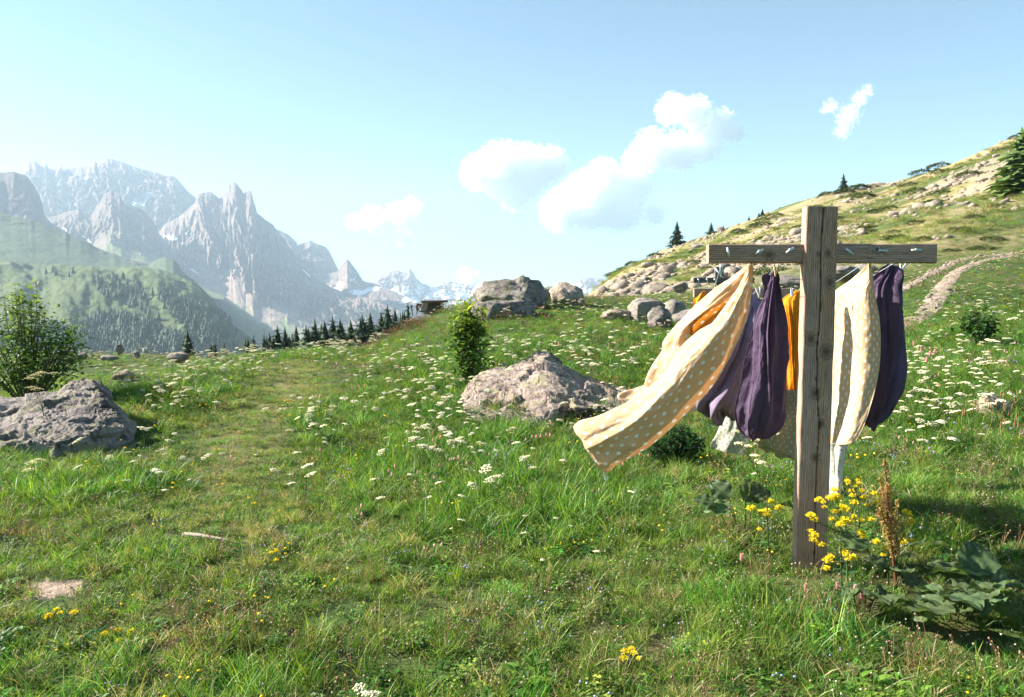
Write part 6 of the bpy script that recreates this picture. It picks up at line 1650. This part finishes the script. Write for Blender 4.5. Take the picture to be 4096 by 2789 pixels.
for i, (x, y, lab) in enumerate([((362), 980, 'pink bistort directly below the post foot'), (568, 970, 'pink bistort between the post and the paired ones'), (683, 990, 'left one of the paired pink bistorts'), (728, 1040, 'right lower one of the paired pink bistorts')]):
    px, py = z5(x, y); bistort(lab, px, py, 3.75, 1.0, i)
bistort('single pink bistort left of the post in the grass', 2966, 2230, 4.1, 1.1, 7)
for i, (px, py, w_) in enumerate([(3655, 1375, 'first'), (3685, 1400, 'second'), (3720, 1415, 'third'), (3740, 1408, 'fourth'), (3706, 1440, 'fifth')]):
    bistort('pink bistort in the right hand drift, %s of five beside the plum cover' % w_, px, py, 9.0, 1.6, 20 + i)

# tall umbel beside the post and one by the left boulder
def tall_umbel(label, heads, stem_px, d, seed, R=.03):
    r_ = random.Random(seed); B = at(*stem_px, d); B[2] = float(H(B[0], d)); t = thing('umbel_flower', label, 'flower', B)
    st = MB()
    tp = [at_rel(px, py, d + r_.uniform(-.08, .08), B) for px, py in heads]
    hub = np.mean(tp, 0) * np.array((.55, .55, .62)); st.tube([(0, 0, 0), hub * .5, hub], [.004, .0035, .003], (.12, .19, .06), 5, cap=False)
    for i, p in enumerate(tp):
        st.tube([hub * r_.uniform(.6, 1), (hub + p) / 2, p - (0, 0, .02)], [.0025, .002, .0015], (.14, .2, .07), 5, cap=False)
        b = MB()
        for k in range(26):
            a = 2.4 * k; q = R * math.sqrt((k + .5) / 26) * r_.uniform(.9, 1.2); e = p + (math.cos(a) * q, math.sin(a) * q, .008 - q * q / R * .3)
            b.blade(p - (0, 0, .02), e - p + (0, 0, .02), .03, .0014, (0, 0, 0), (.2, .25, .1), (.4, .4, .2), 1); s_ = r_.uniform(.004, .008)
            b.blob(e, (s_ * 1.2, s_ * 1.2, s_ * .7), tuple(np.array((.84, .77, .52)) * r_.uniform(.8, 1.1)), r_.randrange(999), 1, .35)
        link('flower_head', b.mesh('flower_head'), M_FLOWER, t)
    for k in range(14):
        a = r_.uniform(0, 6.28); st.leaf(hub * r_.uniform(.1, .9), (math.cos(a), math.sin(a), .3), (0, 0, 1), .09, .025, (.06, .13, .03), (.09, .18, .04), .15, .4)
    link('stem', st.mesh('stem'), M_LEAF, t)
def z4(x, y): return (2250 + x / 1.438, 1350 + y / 1.438)
tall_umbel('cluster of cream umbels left of the post below the plum sheet', [z4(*q) for q in ((1020, 610), (1000, 540), (1075, 625), (1110, 590), (1195, 565), (1225, 550))], (3060, 1990), 5.2, 1)
tall_umbel('cream umbels on thin stems close to the left of the post', [z4(*q) for q in ((1110, 680), (1135, 705), (1190, 740), (1150, 720))], (3090, 2050), 5.0, 2)
tall_umbel('large cream umbels beside the left boulder under the shrub', [(140, 1500), (165, 1490), (215, 1492), (120, 1512), (150, 1555), (125, 1548)], (185, 1600), 8.3, 3, .06)
tall_umbel('cream umbels at the lower left edge beside the boulder foot', [(125, 1850), (150, 1840), (118, 1878)], (130, 1960), 6.4, 4, .05)
def low_yellow(label, spots, d, seed):
    r_ = random.Random(seed); c0 = at(spots[0][0], spots[0][1], d); B = np.array([c0[0], d, float(H(c0[0], d))]); t = thing('yellow_flower', label, 'flower', B)
    st = MB()
    for i, (px, py) in enumerate(spots):
        p = at_rel(px, py, d + r_.uniform(-.06, .06), B); p[2] = max(p[2], .05); st.tube([(p[0] * .3, p[1], 0), p], [.002, .0015], (.13, .2, .06), 5, cap=False)
        o = link('flower_head', YH[i % 3], M_FLOWER, t, p); s = r_.uniform(.55, .8); o.scale = (s, s, s * .7)
    link('stem', st.mesh('stem'), M_LEAF, t)
low_yellow('yellow flower cluster at the bottom edge below the flying cover', [(2495, 2690), (2520, 2680), (2535, 2655), (2500, 2660), (2555, 2685), (2525, 2700)], 3.15, 1)
low_yellow('small yellow flowers near the lower left corner', [(470, 2560), (475, 2578), (525, 2565), (420, 2608)], 3.3, 2)
low_yellow('yellow flowers beside the bare earth at the left edge', [(195, 2460), (225, 2440), (240, 2452), (295, 2450), (190, 2485)], 3.5, 3)
low_yellow('pair of yellow flowers right of the bleached stick', [(1085, 2210), (1105, 2205), (1105, 2240)], 4.3, 4)

# ------------------------------------------------------------------ small things on the ground
S0, S1 = ground_px(735, 2172), ground_px(915, 2186); S0[2] += .045; S1[2] += .04
L = float(np.linalg.norm(S1 - S0))
stick = timber('weathered_stick', L, .045, .03, [], None, 31, M_STICK, None, S0, (0, 0, 0), nl=60)
stick.rotation_euler = Vector(S1 - S0).to_track_quat('Z', 'Y').to_euler()
for v in stick.data.vertices:
    f = 1 - .75 * max(0, v.co.z / L - .3) / .7; v.co.x *= f * (.75 + .25 * min(1, v.co.z / .04)); v.co.y *= f; v.co.x += .008 * math.sin(v.co.z * 11)
tag(stick, 'bleached splintered stick lying in the short turf', 'stick')

# ruined shed on the mound shoulder
SD = 27.5
sb = at(1700, 1245, SD); shed = thing('ruined_shed', 'collapsed dark wooden shed with a slab roof on the mound shoulder', 'shed', sb)
def board(name, c, half, rot, mat, parent=shed):
    b = MB(); R = np.array(Matrix.Rotation(rot[2], 3, 'Z') @ Matrix.Rotation(rot[1], 3, 'Y') @ Matrix.Rotation(rot[0], 3, 'X')); b.box((0, 0, 0), half, (0, 0, 0), R)
    me = b.mesh(name, smooth=False); uvl = me.uv_layers.new(name='UVMap')
    for lp in me.loops: v = me.vertices[lp.vertex_index].co; uvl.data[lp.index].uv = (v.x + v.y, v.z)
    return link(name, me, mat, parent, np.array(c) - np.array(parent.location))
board('roof', at(1738, 1205, SD), (.48, .55, .035), (.05, -.02, .1), M_WOOD2)
board('wall', at(1735, 1232, SD + .1), (.36, .04, .24), (0, 0, .05), M_WOOD2)
board('wall', at(1697, 1230, SD - .45), (.10, .025, .19), (0, .25, .2), mat_wood('pinkish_board', grey=(.42, .33, .29), warm=(.45, .32, .25)))  # paler pinkish board among the dark ones
board('beam', at(1676, 1220, SD - .3), (.10, .06, .05), (0, .1, .3), M_WOOD2)
board('beam', at(1668, 1233, SD - .3), (.05, .06, .11), (0, -.2, .3), M_WOOD2)
board('strut', at(1673, 1242, SD - .5), (.018, .02, .17), (0, .5, 0), M_STICK)
board('strut', at(1690, 1240, SD - .5), (.018, .02, .16), (0, -.5, 0), M_STICK)
board('sill', at(1694, 1247, SD - .5), (.16, .04, .025), (0, .05, 0), M_WOOD2)
pst = at(1648, 1258, SD); mk = thing('marker_post', 'leaning pale stake with a dark cap left of the shed', 'stake', pst)
board('stake', at(1648, 1243, SD), (.022, .022, .20), (0, -.15, 0), M_STICK, mk)
board('cap', at(1646, 1226, SD), (.035, .035, .035), (0, .2, 0), M_WOOD2, mk)
